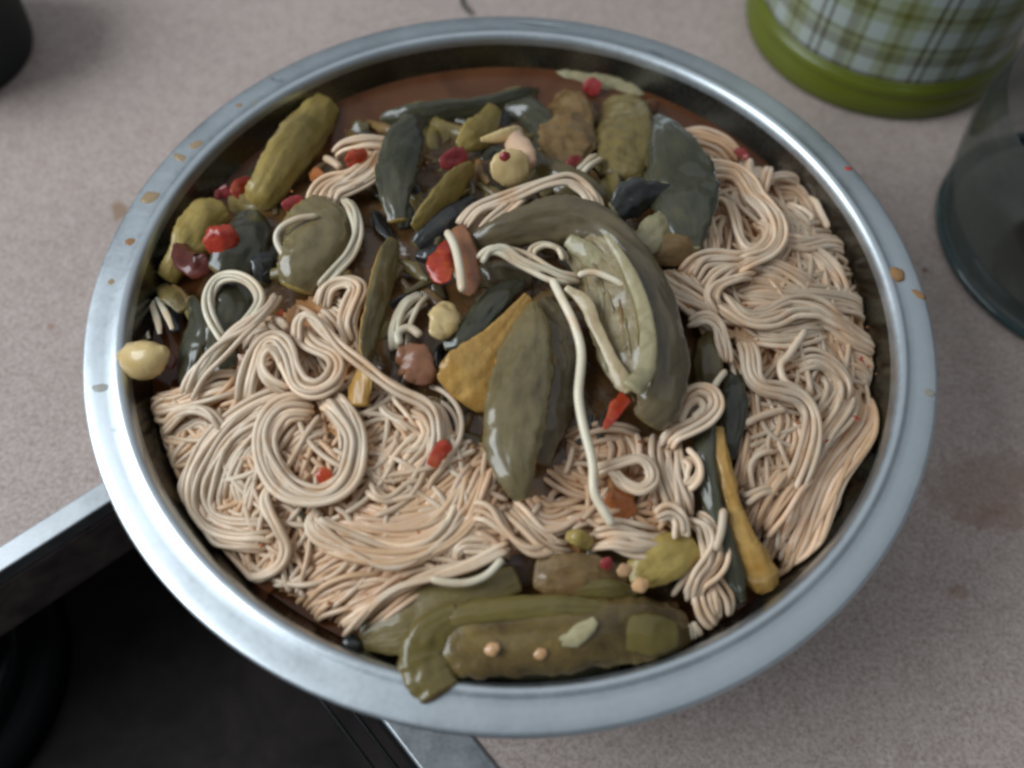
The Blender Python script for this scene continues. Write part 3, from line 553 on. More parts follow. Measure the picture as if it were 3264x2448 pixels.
# ------------------------------------------------------------------ noodles
NR_ = 0.00122; NT_ = 0.00090          # bundle pitch and strand radius
cnt = [0]
LAST = []
UND = {}
def under(Q, mat, r):
    V, F = UND.setdefault(mat, ([], [])); tube_geo(Q, r, 6, 1.0, V, F)
def strand(Q, mat, label, group, r):
    cnt[0] += 1
    V, F = tube_geo(Q, r, 8, random.uniform(.86, 1.0))
    o = link('noodle_strand', V, F, mat); tag(o, label, 'noodle', group); return o
def pts3(fr, pts, dz):
    """pixels (with optional dz mm third value, or a frame switch as a string) to a smooth 3D path"""
    out = []; cur_ = fr
    for q in pts:
        if isinstance(q, str): cur_ = q; continue
        d = dz + (q[2] * .001 if len(q) > 2 else 0); p = on(cur_, q[0], q[1], d); out.append((p.x, p.y, p.z))
    return out
def bundle(label, group, fr, pts, n=1, dz=0.0, wide=.92, mat='noodle', r=NR_, jit=1.0):
    base = pts3(fr, pts, dz)
    Q0 = [Vector(q) for q in spline(base, 8)]
    L = len(Q0)
    tan = [(Q0[min(i + 1, L - 1)] - Q0[max(i - 1, 0)]).normalized() for i in range(L)]
    side = [Vector((-t.y, t.x, 0)).normalized() if abs(t.z) < .98 else Vector((1, 0, 0)) for t in tan]
    low = dz <= .0009 and n > 2
    ex = 2 * (n - 1) if n > 1 else 0
    med = sum((math.hypot(q.x, q.y) for q in Q0), 0) / L; out_ = sum(math.hypot(q.x + sd_.x * .001, q.y + sd_.y * .001) for q, sd_ in zip(Q0, side)) / L > med
    full = label
    for k in range(n + ex):
        if n > 1 and k < n:
            edge = 'on its wall side' if (k == n - 1) == out_ and k in (0, n - 1) else 'on its heap side' if k in (0, n - 1) else 'amid the bundle'
            label = full + ', ' + edge if len(full.split()) <= 12 else full
        dn = k >= n; kk = (k - n) // 2 + ((k - n) % 2 + 1) / 3.0 if dn else k
        o = (kk - (n - 1) / 2) * 2 * r * wide + random.uniform(-.3, .3) * r; sd = random.uniform(0, 100); zo = (random.uniform(-.75, .75) * r if n > 1 else 0) - abs(kk - (n - 1) / 2) * .10 * r - (.25 * r if dn else 0)
        a0 = random.randint(0, 2) if n > 1 and L > 20 else 0; b0 = L - (random.randint(0, 3) if n > 1 and L > 20 else 0)
        Q = []
        for i in range(a0, b0):
            t = i / 17.0; wob = jit * r * (2.3 * noise.noise((t, sd, 0)) if n > 1 else .35 * noise.noise((t, sd, 0)))
            sq = 1 + .25 * noise.noise((t * .7, 5, sd * 0 + len(pts)))
            p = Q0[i] + side[i] * (o * sq + wob) + Vector((0, 0, zo + jit * r * .9 * noise.noise((t, sd, 9))))
            e = min(i - a0, b0 - 1 - i); p.z -= (.0026 if n > 2 else .0012 if n == 2 else .0005) * max(0, 1 - e / 7.0) ** 1.6   # ends tuck under
            Q.append(inside(p, r * 1.05))
        Q = smooth_pts(Q, 3); rr = (NT_ if r == NR_ and n > 1 else r) * random.uniform(.88, 1.06)
        if low or dn: under(Q, 'noodle_soaked' if mat == 'noodle_warm' and dn else mat, rr)
        else: strand(Q, mat, label, group, rr)
B = bundle
N1, N2, NG = 'noodle', 'noodle_warm', 'noodle_grey'
# --- heap beside the garlic clove
GA = 'noodles in the coiled heap beside the garlic clove'
B('pale noodle making the tall upright loop over grey skin', 'noodles of the tall loop', 'd', [(745, 590), (655, 430, 1), (632, 300, 2), (690, 190, 3), (800, 160, 3), (905, 205, 3), (958, 310, 3), (890, 440, 3), (730, 600, 2), (600, 760, 1), (510, 850)], 2, .0040, .85, NG, jit=.4)
B('pale noodle running diagonally past the foot of the tall loop', 'diagonal noodles at the tall loop', 'd', [(1060, 250), (1010, 350, 1), (900, 450, 2), (770, 545, 2), (650, 680, 1), (545, 800), (460, 930)], 2, .0055, .9, N1)
B('noodle winding through the small double coil', 'noodles of the small double coil', 'd', [(850, 950), (885, 820, 1), (935, 680, 2), (995, 580, 3), (1070, 570, 3), (1125, 650, 3), (1160, 750, 3), (1215, 850, 3), (1320, 885, 3), (1420, 835, 3), (1460, 740, 3), (1420, 660, 2), (1330, 615, 1), (1260, 570), (1230, 500), (1260, 450)], 3, .0030, .85, N1, jit=.5)
B('noodle forming the tiny eye beside the double coil', 'noodles of the tiny eye', 'd', [(1140, 885), (1040, 840, 1), (975, 760, 2), (970, 680, 2), (1020, 625, 2), (1085, 660, 1), (1110, 760)], 2, .0055, .8, N1, jit=.3)
B('long noodle slanting from the double coil to the noodle bend', 'long slanting noodles', 'd', [(1185, 590), (1195, 460, 1), (1260, 408, 2), (1335, 460, 3), (1440, 580, 4), (1560, 690, 4), (1700, 800, 3), (1850, 890, 3), (2000, 965, 2), (2090, 1060, 1), (2110, 1180), (2060, 1310)], 2, .0045, .9, N1, jit=.6)
B('noodle of the big round ring', 'noodles of the big ring', 'd', [(1300, 975), (1130, 1005), (1035, 1090), (1000, 1220), (1030, 1360), (1110, 1480), (1220, 1545), (1340, 1565), (1450, 1530), (1535, 1440), (1570, 1320), (1565, 1190), (1520, 1080), (1450, 985), (1370, 915)], 4, .0042, .80, N1, jit=.5)
B('noodle in the thick bundle sweeping round to the bowl front', 'noodles of the thick sweep', 'd', [(1290, 950), (1060, 985), (890, 1065), (750, 1190), (655, 1330), (590, 1480), (575, 1620), (630, 1720), (750, 1780), (900, 1800), (1040, 1780)], 6, .0022, .88, N1, jit=.7)
B('noodle curling close to the wall below the garlic clove', GA, 'd', [(490, 985), (350, 985), (260, 1050), (240, 1140), (280, 1230), (380, 1280)], 3, .0012, .95, N1)
B('noodle arching over the curls below the garlic clove', GA, 'd', [(730, 1120), (650, 1045, 1), (540, 1010, 2), (430, 1040, 1), (330, 1120)], 2, .0035, .95, N1)
B('noodle flowing from the diagonal pair toward the wall', GA, 'd', [(820, 820), (670, 875), (530, 925), (400, 960), (290, 985), (225, 1040)], 4, .0018, .95, N1)
B('noodle in the curls between wall and thick sweep', GA, 'd', [(360, 1170), (460, 1110), (570, 1075), (650, 1110), (690, 1180)], 3, .0005, .95, N1)
B('noodle dropping along the wall beside the thick sweep', GA, 'd', [(330, 1120), (345, 1260), (390, 1400), (470, 1560)], 4, -.0012, 1.0, N1)
B('noodle slanting down into the gap beside the thick sweep', GA, 'd', [(690, 1180), (560, 1280), (460, 1400), (420, 1540)], 4, -.0005, 1.0, N1)
B('noodle inside the thick sweep near the big ring', GA, 'd', [(960, 1130), (850, 1250), (760, 1380), (690, 1520), (670, 1620)], 4, .0004, 1.0, N1)
B('short noodle lying inside the big ring', 'noodles inside the big ring', 'd', [(1090, 1240), (1170, 1330), (1270, 1420)], 3, .0000, 1.1, N1)
B('short noodle crossing the inside of the big ring', 'crossing noodles inside the big ring', 'd', [(1120, 1270), (1240, 1190), (1390, 1120)], 4, .0006, 1.1, N1)
B('short steep noodle below the thick sweep', 'short steep noodles in the sweep', 'd', [(860, 1330), (930, 1450), (1000, 1600)], 5, -.0016, 1.15, N1)
B('noodle hanging in the bend under the red orange chili strip', 'noodles of the bend', 'd', [(1960, 950), (2080, 1030), (2125, 1150), (2070, 1290), (1970, 1410), (1930, 1500)], 5, .0018, .9, N1)
B('noodle curling back beside the bend', 'noodles beside the bend', 'd', [(1740, 900), (1790, 1010), (1880, 1090), (1965, 1150)], 2, .0015, .95, N1)
B('noodle hooked below the bend', 'hooked noodles below the bend', 'd', [(1990, 1120), (1890, 1210), (1800, 1300), (1775, 1400), (1840, 1500)], 2, .0010, .95, N1)
B('bright noodle in the small arc under the bend', 'small arc noodles', 'd', [(1660, 1480), (1720, 1570), (1810, 1590), (1930, 1550), (2030, 1490)], 2, .0022, .95, N1)
B('noodle stretching from ring to bend', 'noodles between ring and bend', 'd', [(1650, 1290), (1790, 1200), (1900, 1130)], 4, -.0008, 1.05, N1)
B('noodle in the folded tuft by the olive strip', 'noodles of the folded tuft', 'd', [(1330, 330), (1400, 235, 1), (1510, 195, 2), (1590, 235, 2), (1560, 340, 1), (1530, 470), (1560, 570)], 3, .0030, .9, N1, jit=.6)
B('short noodle filling the folded tuft', 'noodles of the folded tuft', 'd', [(1360, 330), (1440, 400), (1500, 520), (1500, 640)], 4, .0008, 1.0, N1)
B('short noodle stub above the small double coil', 'noodle stubs above the coil', 'd', [(1035, 430), (1075, 465), (1115, 505)], 2, .0030, 1.2, N1)
B('noodle filling behind the small double coil', 'noodles behind the coil', 'd', [(1180, 480), (1230, 600), (1280, 720), (1300, 800)], 4, -.0005, 1.05, N1)
B('noodle bunch strand between tall loop and coil', 'noodles between loop and coil', 'd', [(850, 600), (950, 520), (1050, 480), (1150, 430)], 3, .0004, 1.1, N1)
# --- draped at the back
B('noodle forming the pale tent over the red chili square', 'noodles of the pale tent', 'a', [(1490, 575), (1570, 540, 1), (1700, 510, 2), (1860, 500, 1)], 2, .0055, .8, N1)
B('noodle in the pale clump beneath the chili square', 'noodles of the pale clump', 'a', [(1400, 900), (1480, 810), (1600, 760), (1710, 690), (1790, 590), (1850, 520)], 5, .0040, .85, N1)
B('short noodle end beside the orange tomato scrap', 'short noodle ends', 'a', [(1440, 600), (1490, 640), (1540, 670)], 1, .0060, 1, N1)
B('long grey noodle curving around the plump aubergine half', 'noodles round the plump half', 'a', [(1560, 845), (1625, 950, 1), (1655, 1080, 2), (1610, 1220, 2), (1510, 1330, 1), (1390, 1440)], 2, .0060, .9, NG, jit=.5)
B('thin grey noodle arching over the plump aubergine half', 'thin arch noodles', 'a', [(1190, 1250), (1135, 1150, 1), (1155, 1065, 3), (1260, 1000, 4), (1390, 975, 3)], 1, .0075, 1, NG, r=.0011)
# --- centre strands
B('pale noodle arching under the round garlic slice', 'noodles arching under the garlic', 'b', [(340, 1010), (450, 930, 1), (600, 875, 2), (760, 810, 3), (900, 765, 3), (1030, 735, 3), (1130, 795, 2), (1190, 880, 1), (1222, 960)], 3, .0072, .8, N1, jit=.6)
B('pale noodle joining the arch under the garlic slice', 'noodles arching under the garlic', 'b', [(455, 1105), (560, 1010, 1), (680, 895, 2), (800, 820, 2)], 2, .0075, .85, N1)
B('thin grey noodle end on the ragged brown flesh', 'thin noodle ends on the flesh', 'b', [(1085, 720), (1150, 660), (1225, 590)], 2, .0050, 1.1, NG, r=.0010)
B('white noodle lying on the peach tomato slice', 'noodle on the tomato slice', 'e', [(355, 60), (400, 160), (435, 310), (460, 460)], 1, .0135, 1, NG, r=.0015)
B('flat grey noodle crossing the curled slice', 'flat grey noodles', 'e', [(555, 260), (640, 205, 1), (740, 205, 1), (830, 255), (960, 315), (1090, 350), (1200, 350)], 2, .0110, .85, NG)
B('greyish noodle ring resting in the curled slice', 'ring in the curled slice', 'e', [(900, 260), (900, 195), (970, 155), (1060, 180), (1110, 240)], 2, .0105, .8, NG, jit=.4)
B('long single noodle hanging down the middle of the heap', 'long central noodle', 'e', [(1030, 370), (1090, 510), (1160, 670), (1200, 830), (1195, 1000, -1), (1190, 1150, -2), (1225, 1350, -3), (1280, 1560, -4), 'g', (1290, 230, -5), (1350, 350, -6), (1415, 445, -7)], 1, .0125, 1, NG, r=.00150)
B('thin noodle across the seedy flesh of the curled slice', 'thin noodle on seedy flesh', 'e', [(1190, 345), (1300, 335), (1420, 380), (1500, 420)], 1, .0150, 1, NG, r=.0010)
B('grey noodle curling over the golden garlic', 'grey noodles by the golden garlic', 'e', [(200, 450), (100, 550), (30, 670), (15, 800)], 3, .0040, .85, NG)
B('small grey noodle hook by the tomato chunk', 'grey noodles by the golden garlic', 'e', [(45, 800), (35, 725), (110, 690), (185, 745)], 1, .0060, 1, NG)
B('noodle of the knotted curl beside the curled slice', 'noodles of the knotted curl', 'e', [(1820, 1260), (1865, 1160, 1), (1950, 1095, 2), (2040, 1115, 2), (2070, 1195, 2), (2010, 1270, 2), (1900, 1330, 1), (1800, 1380), (1750, 1440)], 3, .0060, .75, N1, jit=.5)
B('inner noodle of the knotted curl', 'noodles of the knotted curl', 'e', [(1850, 1290), (1900, 1200), (1960, 1160), (1990, 1210), (1920, 1270)], 1, .0085, 1, N1)
B('thin noodle tail rising from the knotted curl', 'tail of the knotted curl', 'e', [(2050, 1105), (2090, 1040), (2145, 965)], 1, .0070, 1, NG, r=.0010)
B('noodle hanging straight down from the knotted curl', 'noodles under the knotted curl', 'e', [(1790, 1370), (1770, 1480), (1790, 1620), 'g', (1830, 270), (1850, 400)], 4, .0035, .9, N1)
B('noodle hook beside the knotted curl strands', 'hooks by the knotted curl', 'g', [(1870, -20), (1945, 60), (1930, 150), (1855, 190)], 2, .0050, .85, N1)
B('noodle in the band below the curled slice end', 'noodles below the curled slice', 'e', [(1120, 1430), (1300, 1405), (1480, 1410), (1640, 1430)], 4, .0000, 1.0, N2)
B('noodle of the round curl near the orange tomato chunk', 'noodles of the round curl', 'g', [(1300, 85), (1470, 45, 1), (1590, 25, 2), (1655, 85, 2), (1660, 170, 2), (1590, 225, 2), (1510, 200, 1), (1440, 130), (1400, 60)], 2, .0035, .85, N1, jit=.5)
B('noodle slanting beneath the round curl', 'noodles beneath the round curl', 'g', [(1030, 40), (1120, 130), (1260, 180), (1400, 170)], 3, .0004, 1.1, N2)
B('vertical noodle behind the round curl', 'vertical noodles behind the round curl', 'e', [(1480, 1360), (1500, 1480), (1490, 1600)], 4, .0012, 1.2, N2)
B('noodle between round curl and hanging strands', 'noodles between curl and strands', 'g', [(1640, 420), (1720, 310), (1760, 200), (1750, 60)], 4, .0006, 1.1, N2)
B('noodle under the spindle tip', 'noodles under the spindle tip', 'g', [(870, 260), (930, 350), (1020, 395), (1130, 360), (1260, 270)], 5, .0006, .95, N2)
B('bright noodle curving below the spindle tip', 'bright curved noodles below the spindle', 'g', [(510, 330), (620, 370), (705, 470), (790, 565), (900, 615), (1040, 605)], 2, .0040, .95, N1)
B('noodle running beside the bright curved pair', 'noodles beside the bright curve', 'g', [(720, 285), (820, 420), (930, 525), (1040, 590), (1160, 580)], 3, .0025, .95, N1)
B('noodle lying along the top of the seedy aubergine piece', 'noodles along the seedy piece', 'g', [(1270, 530), (1430, 515), (1590, 545), (1780, 545)], 4, .0035, .95, N1)
B('bright hooked noodle at the pale olive wedge', 'hooked noodles at the wedge', 'g', [(1700, 405), (1780, 380), (1850, 430), (1870, 520)], 2, .0060, .9, N1)
B('noodle falling past the pale olive wedge', 'noodles falling past the wedge', 'g', [(1950, 350), (2040, 450), (2070, 580), (2040, 700), (1950, 800), (1905, 920)], 4, .0045, .85, N1)
B('short noodle beside the long wet strip', 'short noodle by the wet strip', 'g', [(2130, 340), (2110, 480), (2075, 610)], 1, .0065, 1, N1)
B('noodle end dangling to the rim by the wet strip', 'dangling noodle ends', 'g', [(2000, 790), (2000, 930), (2035, 1050), (2110, 1110)], 3, .0030, 1.0, N1)
B('noodle end beside the lower wet strip', 'noodle ends by the lower strip', 'g', [(2050, 810), (2120, 920), (2145, 1030)], 2, .0035, 1.0, N1)
B('short noodle stub at the end of the drooping piece', 'noodle stub at the rim', 'g', [(1925, 1070), (1945, 1130), (1965, 1190)], 2, .0050, 1.0, NG)
# --- lower left
B('noodle of the long S curve under the thick sweep', 'noodles of the long S curve', 'f', [(545, 170), (492, 270, 1), (515, 370, 1), (580, 480, 1), (622, 590), (600, 690), (520, 765), (410, 790), (290, 770), (200, 700), (150, 610)], 2, .0030, .85, N1, jit=.4)
B('short noodle in the row inside the lower sweep', 'short row noodles', 'f', [(200, 210), (240, 310), (285, 410)], 5, -.0012, 1.3, N2)
B('short noodle hanging below the lower sweep', 'short noodles below the sweep', 'f', [(260, 610), (310, 680), (400, 720), (470, 690)], 4, -.0020, 1.2, N2)
B('noodle at the wall under the thick sweep', 'noodles at the wall under the sweep', 'f', [(20, 400), (55, 500), (120, 590), (200, 680)], 3, -.0008, 1.0, N1)
B('noodle in the upper arc of the fanned bundle', 'upper arc of the fan', 'f', [(1880, 40), (1740, 220), (1540, 350), (1280, 395), (1040, 310)], 6, .0012, .9, N2)
B('noodle in the middle arc of the fanned bundle', 'middle arc of the fan', 'f', [(1860, 130), (1730, 340), (1570, 470), (1340, 530), (1060, 500), (900, 440)], 7, .0014, .9, N2)
B('bright noodle edging the fanned bundle', 'edge of the fan', 'f', [(1790, 260), (1670, 470), (1510, 610), (1310, 660), (1090, 590), (905, 510), (825, 425), (865, 375)], 3, .0030, .95, N1)
B('fine noodle in the fringe below the fanned bundle', 'fringe below the fan', 'f', [(1250, 650), (1010, 665), (840, 745), (700, 840)], 5, .0004, 1.0, N2)
B('noodle in the fringe ending above the broth', 'fringe above the broth', 'f', [(1380, 690), (1160, 765), (970, 860), (860, 1010)], 7, .0000, 1.0, N2)
B('noodle in the fringe beside the flat olive piece', 'fringe beside the flat piece', 'f', [(1520, 670), (1320, 780), (1150, 900), (1000, 1040)], 6, .0008, 1.0, N2)
B('noodle in the soaked fringe nearest the bowl wall', 'fringe nearest the wall', 'f', [(1150, 720), (930, 810), (780, 900), (700, 980)], 6, -.0010, 1.05, N2)
B('long straight noodle crossing above the flat olive piece', 'long straight noodles', 'f', [(2070, 585), (1860, 690), (1600, 765), (1360, 875), (1150, 1005), (975, 1125)], 2, .0048, .95, N1)
B('noodle looping back over the flat olive piece', 'noodle looping back', 'f', [(2010, 660), (1920, 760), (1790, 810), (1650, 810), (1560, 785)], 1, .0062, 1, NG)
B('noodle bending into the long straight pair', 'noodles bending into the straight pair', 'f', [(1640, 700), (1670, 580), (1760, 510), (1900, 520), (2050, 560)], 4, .0022, .95, N1)
B('noodle stretched below the spindle strip', 'noodles stretched below the spindle', 'f', [(1880, 40), (1830, 180), (1760, 330), (1680, 470)], 3, .0024, .95, N2)
B('noodle in the weave between fan and bright curve', 'weave between fan and curve', 'f', [(1750, 460), (1880, 430), (2010, 490), (2120, 600)], 5, .0004, 1.05, N2)
# --- right heap, upper
RA = 'noodles of the tangle against the dark crescent'
B('noodle running down the edge of the dark crescent', RA, 'c', [(450, 220), (530, 335), (600, 460), (640, 610), (665, 770), (690, 900), (715, 1000)], 3, .0035, .85, N1)
B('noodle in the broad U bend at the top tangle', 'noodles of the broad U bend', 'c', [(600, 440), (720, 420), (860, 435), (950, 500), (1010, 600), (1090, 680), (1150, 780), (1155, 900), (1090, 1000), (970, 1040), (850, 1060)], 4, .0040, .82, N1, jit=.6)
B('noodle in the inner U of the top tangle', 'noodles of the inner U', 'c', [(655, 650), (750, 620), (825, 660), (870, 760), (905, 880), (955, 965), (1040, 975), (1100, 910), (1095, 820), (1010, 760)], 2, .0030, .85, N1, jit=.5)
B('short noodle inside the inner U', 'short noodles inside the U', 'c', [(735, 950), (735, 840), (790, 770), (850, 820)], 2, .0005, 1.0, N1)
B('noodle crossing above the inner U', 'noodles above the inner U', 'c', [(800, 470), (880, 540), (910, 640), (1000, 720)], 3, .0010, 1.0, N1)
B('fine noodle trailing into the broth behind the top tangle', 'fine trailing noodles', 'c', [(440, 190), (600, 235), (760, 290), (900, 385)], 6, .0005, 1.0, N2)
B('noodle end poking up at the tangle back', 'poking noodle ends', 'c', [(985, 345), (975, 430), (1010, 530)], 1, .0035, 1, N1)
B('noodle end bent over at the tangle back', 'bent noodle ends', 'c', [(1110, 400), (1100, 480), (1060, 590)], 2, .0035, .9, N1)
B('noodle end reaching toward the bowl wall', 'reaching noodle ends', 'c', [(1070, 580), (1140, 490), (1260, 480), (1390, 515)], 2, .0035, .9, N1)
B('noodle slanting beside the bowl wall behind the U bend', 'slanting noodles by the wall', 'c', [(1140, 540), (1290, 600), (1400, 700), (1520, 840)], 5, .0008, 1.0, N2)
B('stray noodle over the slanting noodles', 'stray noodle by the wall', 'c', [(1430, 600), (1465, 720), (1525, 835)], 1, .0035, 1, N1)
B('noodle flowing from the U bend to the wall', 'noodles from the U bend', 'c', [(1170, 660), (1290, 780), (1400, 870), (1520, 870), (1650, 910)], 5, .0015, .95, N1)
B('noodle in the arch beside the wall', 'noodles of the wall arch', 'c', [(1210, 900), (1360, 950), (1500, 930), (1620, 950), (1690, 1040)], 4, .0025, .92, N1)
B('noodle in the wide slope below the wall arch', 'noodles of the wide slope', 'c', [(1230, 1000), (1390, 1070), (1500, 1180), (1570, 1300)], 6, .0010, .95, N1)
B('noodle hugging the wall below the arch', 'noodles hugging the wall', 'c', [(1560, 940), (1680, 1060), (1760, 1200), (1850, 1340)], 5, .0002, .95, N1)
B('noodle stub pointing at the wall', 'noodle stubs at the wall', 'c', [(1660, 990), (1710, 960), (1755, 925)], 2, .0022, .9, N1)
B('loose noodle closest to the droplet on the rim', 'loose noodles near the droplet', 'c', [(1760, 1090), (1830, 1180), (1865, 1310)], 2, .0010, 1.0, N1)
B('noodle arching out from the dark crescent foot', 'noodles at the crescent foot', 'c', [(560, 1150), (640, 1070), (780, 1045), (920, 1060), (1060, 1030)], 4, .0030, .9, N1)
B('noodle sweeping in a hook below the U bend', 'noodles of the hook', 'c', [(1000, 1110), (860, 1150), (745, 1225), (695, 1330), (760, 1420)], 3, .0040, .85, N1)
B('noodle fanning from the pointed tuft', 'noodles of the pointed tuft', 'c', [(280, 1140), (385, 1240), (520, 1320), (680, 1410), (810, 1480)], 5, .0025, .85, N1)
B('noodle in the spiky tuft by the curled slice', 'noodles of the spiky tuft', 'c', [(420, 1105), (470, 1230), (600, 1330)], 4, .0015, .95, N1)
B('noodle filling between spiky tuft and hook', 'noodles between tuft and hook', 'c', [(530, 1130), (580, 1250), (690, 1350)], 4, .0008, .95, N1)
B('noodle in the long wave across the right tangle', 'noodles of the long wave', 'c', [(740, 1250), (860, 1410), (980, 1470), (1120, 1450), (1260, 1390), (1440, 1400), (1600, 1490), (1790, 1570)], 4, .0038, .85, N1)
B('noodle slanting above the long wave', 'noodles above the long wave', 'c', [(1000, 1110), (1160, 1150), (1340, 1240), (1480, 1310)], 5, .0020, .9, N1)
B('noodle running level to the bowl wall', 'level noodles to the wall', 'c', [(880, 1270), (1060, 1290), (1260, 1315), (1500, 1310), (1700, 1350), (1880, 1450)], 5, .0018, .9, N1)
B('noodle crossing under the long wave', 'noodles under the long wave', 'c', [(1030, 1560), (1200, 1550), (1380, 1505), (1560, 1450)], 4, .0020, .9, N1)
# --- right heap, lower
B('noodle bending down over the short olive skin', 'noodles over the short olive skin', 'h', [(400, 120), (490, 115), (560, 155), (590, 240), (600, 330)], 2, .0050, .85, N1)
B('noodle in the flowing S through the lower tangle', 'noodles of the flowing S', 'h', [(690, 180), (705, 290), (725, 400), (780, 470), (880, 490), (980, 520), (1030, 600), (1030, 720), (990, 860), (930, 1000)], 3, .0042, .82, N1, jit=.6)
B('thin noodle hook in the lower tangle', 'thin hook noodles', 'h', [(1010, 160), (920, 300), (875, 350), (900, 430), (985, 470)], 1, .0035, 1, N1)
B('noodle in the shallow dip above the flowing S', 'noodles of the shallow dip', 'h', [(740, 165), (860, 210), (980, 195), (1100, 135)], 3, .0022, .9, N1)
B('noodle crossing to its cut end at the bowl wall', 'noodles with cut ends at the wall', 'h', [(1000, 65), (1140, 100), (1250, 190), (1390, 255), (1465, 290)], 4, .0035, .85, N1)
B('noodle hanging down at the bowl wall', 'noodles hanging at the wall', 'h', [(1395, 280), (1440, 370), (1432, 465)], 2, .0030, .9, N1)
B('noodle in the short slope to the wall', 'noodles of the short slope', 'h', [(1200, 300), (1300, 370), (1385, 480)], 4, .0010, .95, N1)
B('noodle curling over the short slope', 'noodles curling over the slope', 'h', [(950, 345), (1050, 320), (1140, 360), (1195, 440), (1190, 520)], 3, .0028, .9, N1)
B('noodle in the small hollow beside the flowing S', 'noodles in the small hollow', 'h', [(1085, 380), (1110, 460), (1085, 560), (1050, 640)], 4, .0008, 1.0, N1)
B('noodle in the broad band descending to the bowl front', 'noodles of the broad descending band', 'h', [(1330, 480), (1275, 630), (1180, 770), (1085, 900), (1005, 1080), (945, 1240), (890, 1380)], 8, .0028, .88, N2, jit=.8)
B('noodle joining the descending band from the hollow', 'noodles joining the band', 'h', [(1240, 480), (1190, 600), (1100, 720), (1020, 850)], 3, .0040, .9, N1)
B('noodle in the side band beside the tan stalk', 'noodles of the side band', 'h', [(960, 840), (850, 940), (780, 1060), (725, 1190)], 6, .0018, .9, N2)
B('noodle finishing the descending band at the rim', 'noodles at the band end', 'h', [(1000, 1200), (965, 1340), (920, 1440), (850, 1510)], 3, .0020, .9, N2)
B('noodle between the two bands', 'noodles between the bands', 'h', [(920, 980), (860, 1110), (800, 1230)], 4, .0004, 1.0, N2)
B('thin noodle stretched beside the dark teal strip', 'thin stretched noodle', 'h', [(685, 645), (780, 600), (900, 560)], 1, .0030, 1, N1, r=.0011)
B('noodle edging the dark teal strip', 'noodles edging the teal strip', 'h', [(690, 690), (665, 840), (652, 970)], 2, .0012, .9, N2)
B('noodle of the small arch beside the tan stalk', 'noodles of the small arch', 'h', [(715, 985), (728, 880), (780, 795), (865, 760)], 2, .0020, .95, N1)
B('noodle bundled inside the flowing S', 'noodles inside the flowing S', 'h', [(880, 640), (920, 720), (895, 830)], 3, .0010, 1.0, N2)
B('noodle bar crossing at the tan stalk', 'noodle bar at the stalk', 'h', [(680, 1030), (765, 1010), (860, 1000)], 2, .0025, .9, N1)
B('noodle heaped by the small arch', 'noodles heaped by the arch', 'h', [(750, 740), (820, 690), (850, 610), (800, 560)], 4, .0006, 1.0, N2)
B('curled noodle near the wall beside the band', 'curled noodles by the band', 'h', [(1215, 805), (1285, 780), (1315, 850), (1285, 925)], 2, .0022, .9, N1)
B('short noodle end between band and rim', 'short ends by the rim', 'h', [(1245, 1005), (1160, 1075), (1085, 1160)], 3, .0012, 1.1, N1)
B('noodle in the small crook at the rim', 'small crook noodles', 'h', [(1010, 1345), (1060, 1290), (1085, 1230), (1190, 1120)], 2, .0012, .95, N1)
print('strands', cnt[0])
# --- the uncountable noodles below the visible layer
def inpoly(x, y, poly):
    c = False; j = len(poly) - 1
    for i in range(len(poly)):
        xi, yi = poly[i]; xj, yj = poly[j]
        if (yi > y) != (yj > y) and x < (xj - xi) * (y - yi) / (yj - yi) + xi: c = not c
        j = i
    return c
def tangle(name, label, poly, flow, n, seed, mats):
    rnd = random.Random(seed); xs = [p[0] for p in poly]; ys = [p[1] for p in poly]; V, F = [], []
    k = 0
    while k < n:
        x, y = rnd.uniform(min(xs), max(xs)), rnd.uniform(min(ys), max(ys))
        if not inpoly(x, y, poly): continue
        k += 1; a = flow(x, y) + rnd.gauss(0, .45); cv = rnd.gauss(0, .006); top = rnd.random() < .14; layer = rnd.uniform(.0002, .0018) if top else rnd.uniform(-.0048, .0004); Q = []
        st = 16.0
        px, py = x, y
        for i in range(rnd.randint(14, 30)):
            if not inpoly(px, py, poly): break
            p = on('v', px, py, layer + .0012 * noise.noise((px * .02, py * .02, k))); Q.append(inside(p, .0016))
            a += cv * st + .15 * noise.noise((px * .01, py * .01, k * .1)); px += st * math.cos(a); py += st * math.sin(a)
        if len(Q) < 4: continue
        Q = [Vector(q) for q in spline([tuple(q) for q in Q], 2)]
        if top: under(Q, 'noodle', NT_ * rnd.uniform(.85, 1.0))
        else: tube_geo(Q, NT_ * rnd.uniform(.9, 1.05), 6, 1.0, V, F)
    W_, G_ = UND.setdefault(mats, ([], [])); b = len(W_); W_ += V; G_ += [tuple(i + b for i in f) for f in F]
PA = [(320, 850), (430, 830), (560, 740), (640, 650), (780, 620), (775, 760), (900, 880), (1010, 950), (1060, 960), (1100, 1090), (1220, 1080), (1220, 950), (1440, 940), (1490, 1150), (1300, 1190), (1100, 1200), (960, 1240), (760, 1340), (640, 1290), (520, 1230), (420, 1130), (330, 980)]
PB = [(1470, 310), (1600, 340), (1730, 410), (1780, 490), (1850, 580), (1895, 700), (1920, 800), (1880, 870), (1860, 1000), (1770, 1180), (1700, 1250), (1680, 1210), (1610, 1000), (1605, 850), (1490, 680), (1430, 600), (1540, 570), (1530, 450)]
